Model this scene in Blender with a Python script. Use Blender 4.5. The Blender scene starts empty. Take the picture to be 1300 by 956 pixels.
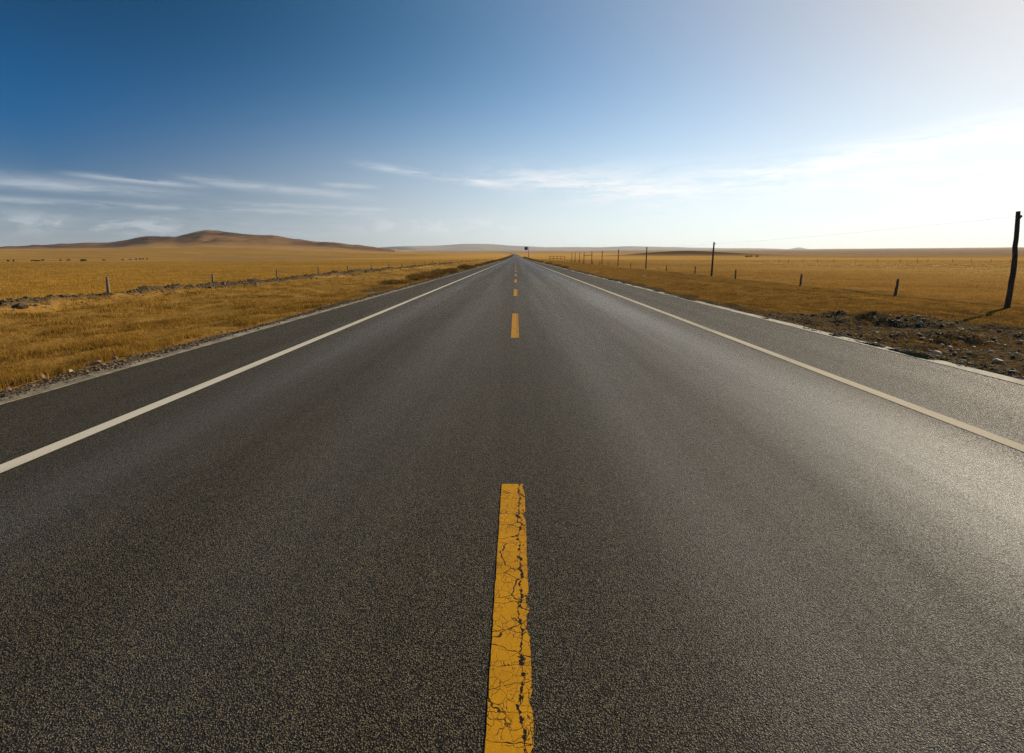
import bpy, bmesh, math, random
import numpy as np
from mathutils import Vector, Matrix

random.seed(7)
rng = np.random.default_rng(11)
sc = bpy.context.scene
COL = sc.collection
R = math.radians

# ------------------------------------------------------------------ camera
F_PX, CX, CY = 614.0, 650.0, 433.5          # focal length and optical centre (1300 px wide photograph)
H_CAM = 1.52
PITCH = math.atan(107.5 / F_PX)
YAW = math.atan(5 / F_PX)
cam_d = bpy.data.cameras.new('camera')
cam = bpy.data.objects.new('camera', cam_d)
COL.objects.link(cam)
cam.location = (0, 0, H_CAM)
cam.rotation_euler = (math.pi / 2 - PITCH, 0, YAW)
cam_d.sensor_width = 36
cam_d.lens = 36 * F_PX / 1300
cam_d.shift_y = -(478 - CY) / 1300
cam_d.clip_start = 0.05
cam_d.clip_end = 60000
sc.camera = cam
ROT = cam.rotation_euler.to_matrix()

def ray(px, py):
    return ROT @ Vector(((px - CX) / F_PX, -(py - CY) / F_PX, -1))

def ground_at(px, py, z=0.0):
    d = ray(px, py)
    t = (z - H_CAM) / d.z
    return d.x * t, d.y * t

def at_depth(px, py, Y):
    d = ray(px, py)
    t = Y / d.y
    return d.x * t, Y, H_CAM + d.z * t

# ------------------------------------------------------------------ numpy noise
def _hash(ix, iy, seed):
    n = (ix.astype(np.int64) * 374761393 + iy.astype(np.int64) * 668265263 + seed * 1442695041) & 0xFFFFFFFF
    n = ((n ^ (n >> 13)) * 1274126177) & 0xFFFFFFFF
    n = n ^ (n >> 16)
    return (n & 0xFFFF) / 65535.0

def vnoise(x, y, seed=0):
    x = np.asarray(x, float); y = np.asarray(y, float)
    ix, iy = np.floor(x), np.floor(y)
    fx, fy = x - ix, y - iy
    fx = fx * fx * (3 - 2 * fx); fy = fy * fy * (3 - 2 * fy)
    a = _hash(ix, iy, seed); b = _hash(ix + 1, iy, seed)
    c = _hash(ix, iy + 1, seed); d = _hash(ix + 1, iy + 1, seed)
    return (a + (b - a) * fx) * (1 - fy) + (c + (d - c) * fx) * fy

def fbm(x, y, seed=0, octv=4, gain=0.5):
    s = 0; amp = 1; tot = 0
    for o in range(octv):
        s = s + amp * vnoise(x * 2 ** o + 17.3 * o, y * 2 ** o - 9.1 * o, seed + o)
        tot += amp; amp *= gain
    return s / tot            # 0..1

def sstep(a, b, x):
    t = np.clip((x - a) / (b - a), 0, 1)
    return t * t * (3 - 2 * t)

# ------------------------------------------------------------------ the lie of the land
_PD = np.array([0, 200, 300, 400, 700, 1000, 1500, 2500, 4000, 8000, 16000.])
_PZ = np.array([0, 0.0, 0.2, 0.6, 2.0, 4.6, 10.5, 24, 42, 102, 215.])
_lx = np.linspace(0, math.log(16001), 900)
_pz = np.interp(np.exp(_lx) - 1, _PD, _PZ)
_k = np.hanning(41); _k /= _k.sum()
_pz = np.convolve(np.pad(_pz, 20, mode='edge'), _k, mode='valid')

def base_z(d):
    return np.interp(np.log(d + 1), _lx, _pz)

XC0 = 900.0
def road_x(y):
    y = np.asarray(y, float)
    return -94 * (np.clip(y - XC0, 0, None) / 1600) ** 2

def road_z(y):
    y = np.asarray(y, float)
    return base_z(np.hypot(road_x(y), y))

ROAD_L, ROAD_R = -5.42, 6.13
# skyline of the near hill on the left and of the far hills: (pixel column, pixel row)
HILL_NEAR = np.array([(-500, 317), (-200, 316), (0, 314), (60, 311), (100, 309.5), (150, 306.5), (175, 302.5), (188, 300), (200, 299.4), (222, 301.8), (240, 298.5),
                      (256, 294.4), (264, 293.4), (276, 293.8), (290, 295.4), (308, 297.4), (326, 297.4), (345, 298.8), (365, 301.5), (392, 305.5),
                      (414, 308), (437, 308.6), (462, 311.8), (490, 315), (520, 319), (560, 324)], float)
HILL_FAR = np.array([(-600, 316), (350, 316), (480, 314), (516, 312.4), (554, 312), (592, 309.8), (617, 309.6), (640, 311.2), (660, 312.4),
                     (694, 314), (727, 313.6), (760, 314), (797, 312.6), (848, 314), (908, 315), (958, 315.3), (1000, 316.6), (1006, 315),
                     (1011, 313.6), (1016, 315), (1024, 316.8), (1100, 317.2), (1300, 317.2), (1800, 317.5)], float)
D_NEAR, D_FAR = 2300.0, 9500.0
F_U = F_PX / math.cos(PITCH)                 # pixels per unit of x / y near the horizon
F_V = F_PX / math.cos(PITCH) ** 2            # pixels per unit of z / y near the horizon

def _smooth_interp(u, tab, w):
    o = 0
    for s in (-1, -.5, 0, .5, 1):
        o = o + np.interp(u + s * w, tab[:, 0], tab[:, 1])
    return o / 5

def terrain(x, y):
    x = np.asarray(x, float); y = np.asarray(y, float)
    d = np.hypot(x, y)
    yy = np.maximum(y, 1.0)
    z = base_z(d)
    u = 655 + F_U * x / yy
    front = (y > 50)
    # shallow basin in the left field where the cattle graze
    z = z - 2.6 * np.exp(-(((x + 300) / 190) ** 2 + ((y - 330) / 150) ** 2))
    # a low mound out in the right field
    mw = np.exp(-(np.abs((x - 245 - 0.05 * (y - 720)) / 88) ** 2.0 + ((y - 720) / 110) ** 2))
    z = z + 7.6 * mw
    z = z + 2.0 * np.exp(-(((x - 150) / 60) ** 2 + ((y - 700) / 110) ** 2))
    # near hills
    tgt = H_CAM + (326 - _smooth_interp(u, HILL_NEAR, 3) + 2.6 * (fbm(u / 22, u * 0, 37, 3) - .5)) / F_V * D_NEAR
    w = np.where(y < D_NEAR, sstep(1150, D_NEAR, y), 1 - 0.85 * sstep(D_NEAR, D_NEAR + 1800, y)) * front
    gull = 1.3 * (np.abs(fbm(x / 230, y / 420, 31, 5, 0.55) - 0.5) * 2 - 0.22)
    add = np.clip(tgt - base_z(np.hypot((u - 655) / F_U * D_NEAR, D_NEAR)), 0, None) * w
    slopew = np.clip(w * (1 - w) * 4, 0, 1)
    hn = add * (1 + 0.75 * gull * slopew)
    foot = 17 * np.exp(-((x + 900 + 420 * gull) / 420) ** 2) * sstep(950, 1400, y) * (1 - sstep(1400, 2000, y)) * front
    z = z + hn + foot * 0.55
    # far hills
    tgt = H_CAM + (326 - _smooth_interp(u, HILL_FAR, 5)) / F_V * D_FAR
    w2 = np.where(y < D_FAR, sstep(6800, D_FAR, y), 1 - 0.6 * sstep(D_FAR, 13500, y)) * front
    gf = fbm(x / 900, y / 900, 57, 4) - 0.5
    add2 = np.clip(tgt - base_z(np.hypot((u - 655) / F_U * D_FAR, D_FAR)), 0, None) * w2 * (1 + 0.5 * gf * np.clip(w2 * (1 - w2) * 4, 0, 1))
    z = z + add2
    # rolling noise growing with distance
    z = z + (fbm(x / 120, y / 120, 3, 4) - 0.5) * np.clip((d - 150) / 900, 0, 1) * 3.0
    z = z + (fbm(x / 500, y / 500, 4, 3) - 0.5) * np.clip((d - 1200) / 3000, 0, 1) * 14.0
    # --- beside the road
    s = x - road_x(y)
    rz = road_z(y)
    near = 1 - sstep(60, 260, np.abs(s))
    z = z * (1 - near) + rz * near + terrain_extra(x, y, s)
    under = (s > ROAD_L - 0.02) & (s < ROAD_R + 0.02)
    z = np.where(under, rz - 0.30, z)
    return z

def terrain_extra(x, y, s):
    d = np.hypot(x, y)
    fade = 1 - sstep(120, 400, d)
    l = -s
    e = np.zeros_like(s)
    # left verge: drops a little below the edging, hummocky
    vl = sstep(5.4, 6.4, l)
    e = e - (0.05 + 0.13 * sstep(5.5, 8.5, l) * (1 - sstep(11, 15, l))) * (l > 0) * vl
    e = e + (fbm(x * 0.55, y * 0.55, 71, 4) - 0.5) * 0.22 * vl * fade
    # spoil bank before the left fence
    bw = 15.55 + 0.5 * (vnoise(y / 9, y * 0, 8) - 0.5)
    bank = np.exp(-((l - bw) / 0.55) ** 2)
    e = e + bank * (0.04 + 0.36 * fbm(x * 0.9, y * 0.45, 41, 4)) * sstep(0, 6, d)
    e = e + bank * (fbm(x * 4, y * 4, 43, 3) - 0.5) * 0.22 * fade
    e = e - 0.22 * np.exp(-((l - bw + 1.1) / 0.5) ** 2) * sstep(0.45, 0.7, fbm(y / 3.0, y * 0 + 1, 44, 3))
    # right verge
    vr = sstep(6.1, 7.0, s)
    e = e - 0.07 * vr
    e = e + (fbm(x * 0.5, y * 0.5, 91, 4) - 0.5) * 0.14 * vr * fade
    dirt = dirt_mask(x, y, s)
    lump = fbm(x * 1.5, y * 1.5, 95, 4)
    e = e + dirt * (lump - 0.5) * 0.30 * fade
    for (mx, my, rx, ry, hh) in ((9.3, 12.2, 1.5, 0.55, 0.30), (8.0, 9.5, 1.15, 0.35, 0.16), (8.2, 12.9, 0.55, 0.4, 0.16),
                                 (11.0, 9.9, 1.6, 0.5, 0.16), (7.4, 8.1, 0.6, 0.25, -0.06), (8.0, 9.05, 1.0, 0.3, -0.14),
                                 (9.0, 11.6, 1.2, 0.35, -0.14)):
        q = np.exp(-(((x - mx) / rx) ** 2 + ((y - my) / ry) ** 2))
        e = e + 0.42 * hh * q * (0.5 + fbm(x * 2.5, y * 2.5, 97, 3))
        e = e + q * (fbm(x * 6, y * 6, 98, 3) - 0.5) * 0.12
    # wheel rut and the foot of the right fence
    e = e - 0.07 * np.exp(-((s - 13.0 - 0.4 * (vnoise(y / 15, y * 0, 5) - .5)) / 0.22) ** 2) * fade
    e = e - 0.05 * np.exp(-((s - 16.1) / 0.3) ** 2) * fade
    return e

def dirt_mask(x, y, s):
    a = (1 - sstep(7.0, 7.9, s + 0.8 * (fbm(x * .9, y * .9, 62, 3) - .5))) * sstep(6.0, 6.3, s)
    n = fbm(x * 0.45, y * 0.45, 61, 4) - 0.5
    edge = 11.2 - 0.34 * np.clip(y - 9.5, -20, 20) + 3.2 * n
    b = sstep(6.1, 6.6, s) * (1 - sstep(edge - 0.8, edge + 0.5, s)) * (1 - sstep(13.0 + 2 * n, 15.0 + 2 * n, y)) * sstep(-8, -2, y)
    return np.clip(np.maximum(a * 0.7, b * (0.78 + 0.22 * sstep(7.4, 9.2, x + 0.5 * n))), 0, 1)

# ------------------------------------------------------------------ object helpers
def tag(o, label=None, cat=None, group=None, kind=None):
    if label: o['label'] = label
    if cat: o['category'] = cat
    if group: o['group'] = group
    if kind: o['kind'] = kind
    return o

def np_mesh(name, verts, faces, mat, parent=None, smooth=False, attrs=None):
    """verts (n,3), faces (m,k) all with k corners"""
    me = bpy.data.meshes.new(name)
    verts = np.asarray(verts, np.float32); faces = np.asarray(faces, np.int32)
    m, k = faces.shape
    me.vertices.add(len(verts)); me.vertices.foreach_set('co', verts.ravel())
    me.loops.add(m * k); me.loops.foreach_set('vertex_index', faces.ravel())
    me.polygons.add(m)
    me.polygons.foreach_set('loop_start', np.arange(0, m * k, k, dtype=np.int32))
    me.polygons.foreach_set('loop_total', np.full(m, k, np.int32))
    me.polygons.foreach_set('use_smooth', np.full(m, bool(smooth)))
    for an, av in (attrs or {}).items():
        a = me.attributes.new(an, 'FLOAT', 'POINT')
        a.data.foreach_set('value', np.asarray(av, np.float32))
    me.update(calc_edges=True)
    me.validate()
    o = bpy.data.objects.new(name, me)
    COL.objects.link(o)
    if mat: me.materials.append(mat)
    if parent: o.parent = parent
    return o

def bm_obj(name, bm, mat, parent=None, smooth=False, loc=None):
    me = bpy.data.meshes.new(name)
    bmesh.ops.recalc_face_normals(bm, faces=bm.faces)
    bm.to_mesh(me); bm.free()
    if smooth:
        for p in me.polygons: p.use_smooth = True
    o = bpy.data.objects.new(name, me)
    COL.objects.link(o)
    if mat: me.materials.append(mat)
    if parent: o.parent = parent
    if loc: o.location = loc
    return o

def empty(name, loc, rz=0):
    o = bpy.data.objects.new(name, None)
    COL.objects.link(o); o.location = loc; o.rotation_euler = (0, 0, rz)
    o.empty_display_size = 0.2
    return o

def tube(bm, pts, rad, seg=10, cap=True):
    """tapered tube through points; pts Vectors, rad list"""
    rings = []
    n = len(pts)
    for i, p in enumerate(pts):
        a = pts[max(0, i - 1)]; b = pts[min(n - 1, i + 1)]
        t = (Vector(b) - Vector(a)).normalized()
        ref = Vector((1, 0, 0)) if abs(t.x) < 0.9 else Vector((0, 1, 0))
        e1 = t.cross(ref).normalized(); e2 = t.cross(e1)
        r = rad[i] if hasattr(rad, '__len__') else rad
        rings.append([bm.verts.new(Vector(p) + (e1 * math.cos(2 * math.pi * k / seg) + e2 * math.sin(2 * math.pi * k / seg)) * r)
                      for k in range(seg)])
    for i in range(n - 1):
        for k in range(seg):
            bm.faces.new((rings[i][k], rings[i][(k + 1) % seg], rings[i + 1][(k + 1) % seg], rings[i + 1][k]))
    if cap:
        bm.faces.new(rings[0][::-1]); bm.faces.new(rings[-1])

def box(bm, c, size, bevel=0.0):
    r = bmesh.ops.create_cube(bm, size=1.0)
    vs = r['verts']
    for v in vs:
        v.co = Vector((v.co.x * size[0] + c[0], v.co.y * size[1] + c[1], v.co.z * size[2] + c[2]))
    if bevel:
        es = list({e for v in vs for e in v.link_edges})
        bmesh.ops.bevel(bm, geom=es, offset=bevel, segments=2, affect='EDGES')

# ------------------------------------------------------------------ material helper
class NT:
    def __init__(self, name):
        self.m = bpy.data.materials.new(name)
        self.m.use_nodes = True
        self.t = self.m.node_tree
        for n in list(self.t.nodes): self.t.nodes.remove(n)
        self.out = self.t.nodes.new('ShaderNodeOutputMaterial')
    def n(self, ty, **kw):
        nd = self.t.nodes.new(ty)
        for k, v in kw.items(): setattr(nd, k, v)
        return nd
    def l(self, a, b): self.t.links.new(a, b)
    def val(self, sock, v):
        if isinstance(v, (int, float)): sock.default_value = v
        elif isinstance(v, (tuple, list)):
            sock.default_value = tuple(v) + ((1.0,) if len(v) == 3 and len(sock.default_value) == 4 else ())
        else: self.l(v, sock)
    def math(self, op, a, b=0.0, c=None, clamp=False):
        nd = self.n('ShaderNodeMath', operation=op, use_clamp=clamp)
        self.val(nd.inputs[0], a); self.val(nd.inputs[1], b)
        if c is not None: self.val(nd.inputs[2], c)
        return nd.outputs[0]
    def mix(self, f, a, b, blend='MIX'):
        nd = self.n('ShaderNodeMix', data_type='RGBA', blend_type=blend)
        self.val(nd.inputs[0], f); self.val(nd.inputs[6], a); self.val(nd.inputs[7], b)
        return nd.outputs[2]
    def ramp(self, f, a, b, lo=0.0, hi=1.0):
        nd = self.n('ShaderNodeMapRange', interpolation_type='SMOOTHSTEP')
        self.val(nd.inputs[0], f); nd.inputs[1].default_value = a; nd.inputs[2].default_value = b
        nd.inputs[3].default_value = lo; nd.inputs[4].default_value = hi
        return nd.outputs[0]
    def pos(self):
        return self.n('ShaderNodeNewGeometry').outputs['Position']
    def objco(self):
        return self.n('ShaderNodeTexCoord').outputs['Object']
    def scale(self, v, s):
        nd = self.n('ShaderNodeMapping'); self.l(v, nd.inputs[0]); nd.inputs[3].default_value = s
        return nd.outputs[0]
    def noise(self, v, s, detail=3, rough=0.55, dist=0.0):
        nd = self.n('ShaderNodeTexNoise'); self.l(v, nd.inputs['Vector'])
        nd.inputs['Scale'].default_value = s; nd.inputs['Detail'].default_value = detail
        nd.inputs['Roughness'].default_value = rough; nd.inputs['Distortion'].default_value = dist
        return nd.outputs['Fac']
    def voro(self, v, s, feature='F1', rand=1.0):
        nd = self.n('ShaderNodeTexVoronoi', feature=feature); self.l(v, nd.inputs['Vector'])
        nd.inputs['Scale'].default_value = s; nd.inputs['Randomness'].default_value = rand
        return nd
    def attr(self, name):
        return self.n('ShaderNodeAttribute', attribute_name=name).outputs['Fac']
    def bump(self, h, strength=0.5, dist=0.01, normal=None):
        nd = self.n('ShaderNodeBump'); self.l(h, nd.inputs['Height'])
        nd.inputs['Strength'].default_value = strength; nd.inputs['Distance'].default_value = dist
        if normal is not None: self.l(normal, nd.inputs['Normal'])
        return nd.outputs[0]
    def bsdf(self, col, rough=0.9, normal=None, spec=0.3, metal=0.0):
        b = self.n('ShaderNodeBsdfPrincipled')
        self.val(b.inputs['Base Color'], col); self.val(b.inputs['Roughness'], rough)
        self.val(b.inputs['Specular IOR Level'], spec); b.inputs['Metallic'].default_value = metal; b.inputs['IOR'].default_value = 1.45
        if normal is not None: self.l(normal, b.inputs['Normal'])
        return b.outputs[0]
    def done(self, sh):
        self.l(sh, self.out.inputs['Surface']); return self.m

# ---- asphalt
def mat_asphalt():
    t = NT('asphalt')
    p = t.objco()
    v1 = t.voro(p, 165)
    v2 = t.voro(p, 370)
    rnd = t.n('ShaderNodeSeparateColor'); t.l(v1.outputs['Color'], rnd.inputs[0])
    rnd2 = t.n('ShaderNodeSeparateColor'); t.l(v2.outputs['Color'], rnd2.inputs[0])
    n_mid = t.noise(p, 14, 4, 0.65)
    n_big = t.noise(p, 0.9, 4, 0.6)
    streak = t.noise(t.scale(p, (1.6, 0.045, 1)), 1.0, 4, 0.6)
    col = t.mix(t.ramp(rnd.outputs[0], 0.0, 1.0), (0.034, 0.0258, 0.0130), (0.195, 0.153, 0.082))
    col = t.mix(t.ramp(rnd2.outputs[1], 0.78, 0.94), col, (0.36, 0.29, 0.18))  # pale chips and deep gaps: glitter contrast put into the colour
    col = t.mix(t.ramp(v1.outputs['Distance'], 0.28, 0.62, 0, 0.95), col, (0.009, 0.0075, 0.005))
    k = t.math('ADD', t.math('MULTIPLY', t.ramp(streak, 0.3, 0.7), 0.20), t.math('MULTIPLY', n_mid, 0.34))
    k = t.math('ADD', k, t.math('MULTIPLY', n_big, 0.35))
    k = t.math('ADD', k, 0.55)
    km = t.n('ShaderNodeCombineColor')
    for i in range(3): t.l(k, km.inputs[i])
    col = t.mix(1.0, col, km.outputs[0], 'MULTIPLY')
    rough = t.math('ADD', t.math('MULTIPLY', rnd.outputs[2], 0.34), 0.44)
    rough = t.math('ADD', rough, t.math('MULTIPLY', t.ramp(streak, 0.3, 0.7), -0.07))
    sx = t.n('ShaderNodeSeparateXYZ'); t.l(p, sx.inputs[0])
    def trk(c, wd):
        q = t.math('DIVIDE', t.math('SUBTRACT', sx.outputs[0], c), wd)
        return t.math('EXPONENT', t.math('MULTIPLY', t.math('MULTIPLY', q, q), -1.0))
    tr = t.math('ADD', t.math('ADD', trk(3.0, .75), t.math('MULTIPLY', trk(1.25, .6), .45)), t.math('ADD', t.math('MULTIPLY', trk(-2.95, .5), .5), t.math('MULTIPLY', trk(-1.2, .5), .3)))
    tr = t.math('MULTIPLY', tr, t.ramp(streak, 0.25, 0.6, 0.6, 1.0))
    rough = t.math('SUBTRACT', t.math('ADD', rough, 0.16), t.math('MULTIPLY', tr, 0.17))
    gl = t.ramp(rnd2.outputs[0], 0.72, 0.92)
    spec = t.math('ADD', t.math('ADD', t.math('MULTIPLY', tr, 0.48), 0.15), t.math('MULTIPLY', gl, 0.25))
    shd = t.ramp(t.math('ABSOLUTE', sx.outputs[0]), 4.0, 4.5, 1.0, 0.75)
    spec = t.math('MULTIPLY', spec, shd)
    rough = t.math('SUBTRACT', rough, t.math('MULTIPLY', gl, 0.24))
    h = t.math('SUBTRACT', t.math('MULTIPLY', rnd.outputs[1], 0.55), t.math('MULTIPLY', v1.outputs['Distance'], 1.0))
    h = t.math('ADD', h, t.math('MULTIPLY', v2.outputs['Distance'], -0.35))
    nrm = t.bump(h, 1.0, 0.011)
    nrm = t.bump(n_mid, 0.22, 0.015, nrm)
    return t.done(t.bsdf(col, rough, nrm, spec))

def mat_yellow():
    t = NT('cracked_yellow_paint')
    p = t.objco()
    warp = t.n('ShaderNodeVectorMath', operation='ADD')
    nz = t.n('ShaderNodeTexNoise'); t.l(p, nz.inputs['Vector']); nz.inputs['Scale'].default_value = 22
    sc_ = t.n('ShaderNodeVectorMath', operation='SCALE'); t.l(nz.outputs['Color'], sc_.inputs[0]); sc_.inputs['Scale'].default_value = 0.035
    t.l(p, warp.inputs[0]); t.l(sc_.outputs[0], warp.inputs[1])
    q = t.scale(warp.outputs[0], (1.0, 0.72, 1.0))
    ve = t.voro(q, 33, 'DISTANCE_TO_EDGE')
    gate = t.ramp(t.noise(p, 9, 2), 0.40, 0.58)
    c1 = t.math('MULTIPLY', t.ramp(ve.outputs['Distance'], 0.010, 0.045, 1, 0), t.math('ADD', t.math('MULTIPLY', gate, 0.70), 0.08))
    ve2 = t.voro(t.scale(warp.outputs[0], (0.35, 1.0, 1.0)), 9, 'DISTANCE_TO_EDGE')
    c2 = t.ramp(ve2.outputs['Distance'], 0.006, 0.016, 0.95, 0)
    # the long wandering crack near the right edge with chips along it
    sx = t.n('ShaderNodeSeparateXYZ'); t.l(p, sx.inputs[0])
    wob = t.noise(t.scale(p, (0, 1, 0)), 7, 4, 0.7)
    cx_ = t.math('ADD', t.math('MULTIPLY', t.math('SUBTRACT', wob, 0.5), 0.10), 0.040)
    dist = t.math('ABSOLUTE', t.math('SUBTRACT', sx.outputs[0], cx_))
    wid = t.math('MULTIPLY', t.ramp(t.noise(p, 30, 3, 0.7), 0.45, 0.75), 0.018)
    wid = t.math('ADD', wid, 0.0015)
    c3 = t.math('LESS_THAN', dist, wid)
    # missing flakes, many near the right edge and few elsewhere
    fl = t.noise(p, 42, 3, 0.7)
    edge = t.ramp(sx.outputs[0], 0.02, 0.08, 0.72, 0.60)
    c4 = t.math('GREATER_THAN', fl, edge)
    m = t.math('MAXIMUM', t.math('MAXIMUM', c1, c2), t.math('MAXIMUM', c3, c4))
    dirt = t.noise(p, 5, 4, 0.6)
    fine = t.noise(p, 160, 3, 0.7)
    col = t.mix(t.ramp(dirt, 0.3, 0.75), (0.60, 0.285, 0.006), (0.49, 0.222, 0.005))
    col = t.mix(t.ramp(fine, 0.35, 0.7, 0, 0.5), col, (0.35, 0.145, 0.006))
    col = t.mix(m, col, (0.012, 0.009, 0.006))
    h = t.math('ADD', t.math('MULTIPLY', m, -1.0), t.math('MULTIPLY', fine, 0.25))
    return t.done(t.bsdf(col, 0.62, t.bump(h, 0.6, 0.004), 0.12))

def mat_white_line(name='worn_white_paint', a=(0.58, 0.53, 0.42), b=(0.22, 0.195, 0.15), lo=0.55, hi=0.78):
    t = NT(name)
    p = t.objco()
    n = t.noise(p, 60, 4, 0.7); n2 = t.noise(t.scale(p, (1, 0.15, 1)), 4, 4, 0.65)
    w = t.ramp(t.math('ADD', t.math('MULTIPLY', n, 0.6), t.math('MULTIPLY', n2, 0.5)), lo, hi)
    col = t.mix(w, a, b)
    return t.done(t.bsdf(col, 0.85, t.bump(n, 0.4, 0.003), 0.04))

def mat_edging(name='worn_concrete_edging', a=(0.52, 0.46, 0.34), b=(0.30, 0.26, 0.185)):
    t = NT(name)
    p = t.objco()
    n = t.noise(p, 3.0, 5, 0.7); n2 = t.noise(p, 45, 4, 0.7)
    col = t.mix(t.ramp(n, 0.35, 0.65), a, b)
    col = t.mix(t.ramp(n2, 0.5, 0.75, 0, 0.6), col, (0.11, 0.095, 0.07))
    return t.done(t.bsdf(col, 0.85, t.bump(n2, 0.6, 0.01), 0.25))

GOLD_A, GOLD_B, GOLD_C = (0.42, 0.235, 0.050), (0.30, 0.150, 0.030), (0.17, 0.085, 0.022)

def mat_ground():
    t = NT('steppe_ground')
    p = t.pos()
    n1 = t.noise(p, 0.9, 5, 0.65); n2 = t.noise(p, 0.06, 5, 0.6); n3 = t.noise(p, 0.006, 5, 0.62); n4 = t.noise(p, 9, 4, 0.7)
    n5 = t.noise(t.scale(p, (0.25, 1, 1)), 0.022, 4, 0.6)
    col = t.mix(t.ramp(n1, 0.3, 0.7), (0.25, 0.138, 0.031), (0.34, 0.192, 0.046))
    col = t.mix(t.ramp(n2, 0.40, 0.66, 0, 0.55), col, (0.22, 0.115, 0.028))
    col = t.mix(t.ramp(n5, 0.45, 0.62, 0, 0.6), col, (0.46, 0.285, 0.085))
    col = t.mix(t.ramp(n3, 0.46, 0.60, 0, 0.6), col, (0.23, 0.125, 0.035))
    col = t.mix(t.ramp(n4, 0.55, 0.8, 0, 0.5), col, (0.12, 0.07, 0.025))
    bands = t.noise(t.scale(p, (0.10, 1, 1)), 0.012, 5, 0.65)
    pale = t.mix(t.ramp(bands, 0.38, 0.62), (0.42, 0.215, 0.042), (0.72, 0.42, 0.110))
    col = t.mix(t.attr('plain'), col, pale)
    brown = t.math('MULTIPLY', t.attr('brown'), t.ramp(n3, 0.25, 0.6, 0.75, 1.0))
    bc = t.mix(t.ramp(n2, 0.35, 0.65), (0.21, 0.135, 0.076), (0.31, 0.20, 0.108))
    bc = t.mix(t.ramp(n5, 0.45, 0.65, 0, 0.5), bc, (0.40, 0.255, 0.13))
    col = t.mix(brown, col, bc)
    col = t.mix(t.attr('mound'), col, (0.085, 0.047, 0.020))
    sv = t.voro(p, 26)
    sr = t.n('ShaderNodeSeparateColor'); t.l(sv.outputs['Color'], sr.inputs[0])
    soil = t.mix(t.ramp(n4, 0.3, 0.7), (0.058, 0.038, 0.017), (0.130, 0.088, 0.042))
    soil = t.mix(t.ramp(sr.outputs[0], 0.72, 0.95, 0, 0.75), soil, (0.22, 0.165, 0.10))
    sm = t.math('ADD', t.attr('soil'), t.math('MULTIPLY', t.math('SUBTRACT', n4, 0.5), 0.9))
    sm = t.ramp(sm, 0.30, 0.62)
    h = t.math('ADD', t.math('MULTIPLY', n4, 0.5), t.math('MULTIPLY', n1, 1.2))
    h = t.math('ADD', h, t.math('MULTIPLY', t.math('MULTIPLY', sv.outputs['Distance'], -0.4), sm))
    col = t.mix(t.attr('trod'), col, t.mix(t.ramp(n1, .3, .7), (0.26, 0.135, 0.028), (0.17, 0.086, 0.019)))
    col = t.mix(sm, col, soil)
    nrm = t.bump(h, 0.9, 0.08)
    nrm = t.bump(n2, 0.8, 1.2, nrm)
    return t.done(t.bsdf(col, 1.0, nrm, 0.0))

def mat_hill():
    t = NT('hill_steppe')
    p = t.pos()
    n1 = t.noise(p, 0.0042, 6, 0.62, 0.4); n2 = t.noise(p, 0.03, 5, 0.6); n3 = t.noise(t.scale(p, (0.3, 1, 1)), 0.009, 5, 0.6)
    col = t.mix(t.ramp(n1, 0.36, 0.56), (0.185, 0.095, 0.038), (0.070, 0.036, 0.024))  # dark patches: shade on the folds put into the colour
    col = t.mix(t.ramp(n3, 0.45, 0.65, 0, 0.6), col, (0.33, 0.185, 0.070))
    col = t.mix(t.ramp(n2, 0.5, 0.75, 0, 0.5), col, (0.085, 0.047, 0.030))
    col = t.mix(t.attr('foot'), col, (0.40, 0.225, 0.065))
    return t.done(t.bsdf(col, 0.95, t.bump(n2, 0.9, 4.0), 0.05))

def mat_far_hill():
    t = NT('hazed_far_hill')
    p = t.pos()
    n1 = t.noise(p, 0.0014, 5, 0.6); n2 = t.noise(p, 0.008, 4, 0.6)
    col = t.mix(t.ramp(n1, 0.4, 0.62), (0.36, 0.30, 0.25), (0.27, 0.235, 0.205))  # distance haze put into the colour, paler and greyer than the hills themselves
    col = t.mix(t.ramp(n2, 0.5, 0.75, 0, 0.4), col, (0.42, 0.33, 0.23))
    return t.done(t.bsdf(col, 0.95, None, 0.05))

def mat_grass(name, a, b, c, transl=0.35, zone=False):
    t = NT(name)
    p = t.pos()
    g = t.n('ShaderNodeNewGeometry')
    rnd = g.outputs['Random Per Island']
    n1 = t.noise(t.scale(p, (0.45, 1, 1)), 0.55, 5, 0.68); n2 = t.noise(t.scale(p, (0.5, 1, 1)), 3.0, 3, 0.6)
    col = t.mix(rnd, a, b)
    n3 = t.noise(t.scale(p, (0.6, 1, 1)), 7.5, 3, 0.6)
    f = t.math('ADD', t.math('ADD', t.math('MULTIPLY', n1, 0.5), t.math('MULTIPLY', n2, 0.25)), t.math('MULTIPLY', n3, 0.25))
    col = t.mix(t.ramp(f, 0.43, 0.60, 0, 0.9), col, c)
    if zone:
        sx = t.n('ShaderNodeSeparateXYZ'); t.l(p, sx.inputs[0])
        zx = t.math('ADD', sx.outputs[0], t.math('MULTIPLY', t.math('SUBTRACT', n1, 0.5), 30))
        dry = t.ramp(zx, 18, 62)  # grass darker towards the fence, paler further right
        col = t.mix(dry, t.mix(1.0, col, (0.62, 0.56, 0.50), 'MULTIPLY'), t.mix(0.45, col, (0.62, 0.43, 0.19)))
    d = t.n('ShaderNodeBsdfDiffuse'); t.l(col, d.inputs[0])
    tr = t.n('ShaderNodeBsdfTranslucent'); t.l(col, tr.inputs[0])
    mx = t.n('ShaderNodeMixShader'); mx.inputs[0].default_value = transl
    t.l(d.outputs[0], mx.inputs[1]); t.l(tr.outputs[0], mx.inputs[2])
    return t.done(mx.outputs[0])

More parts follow.
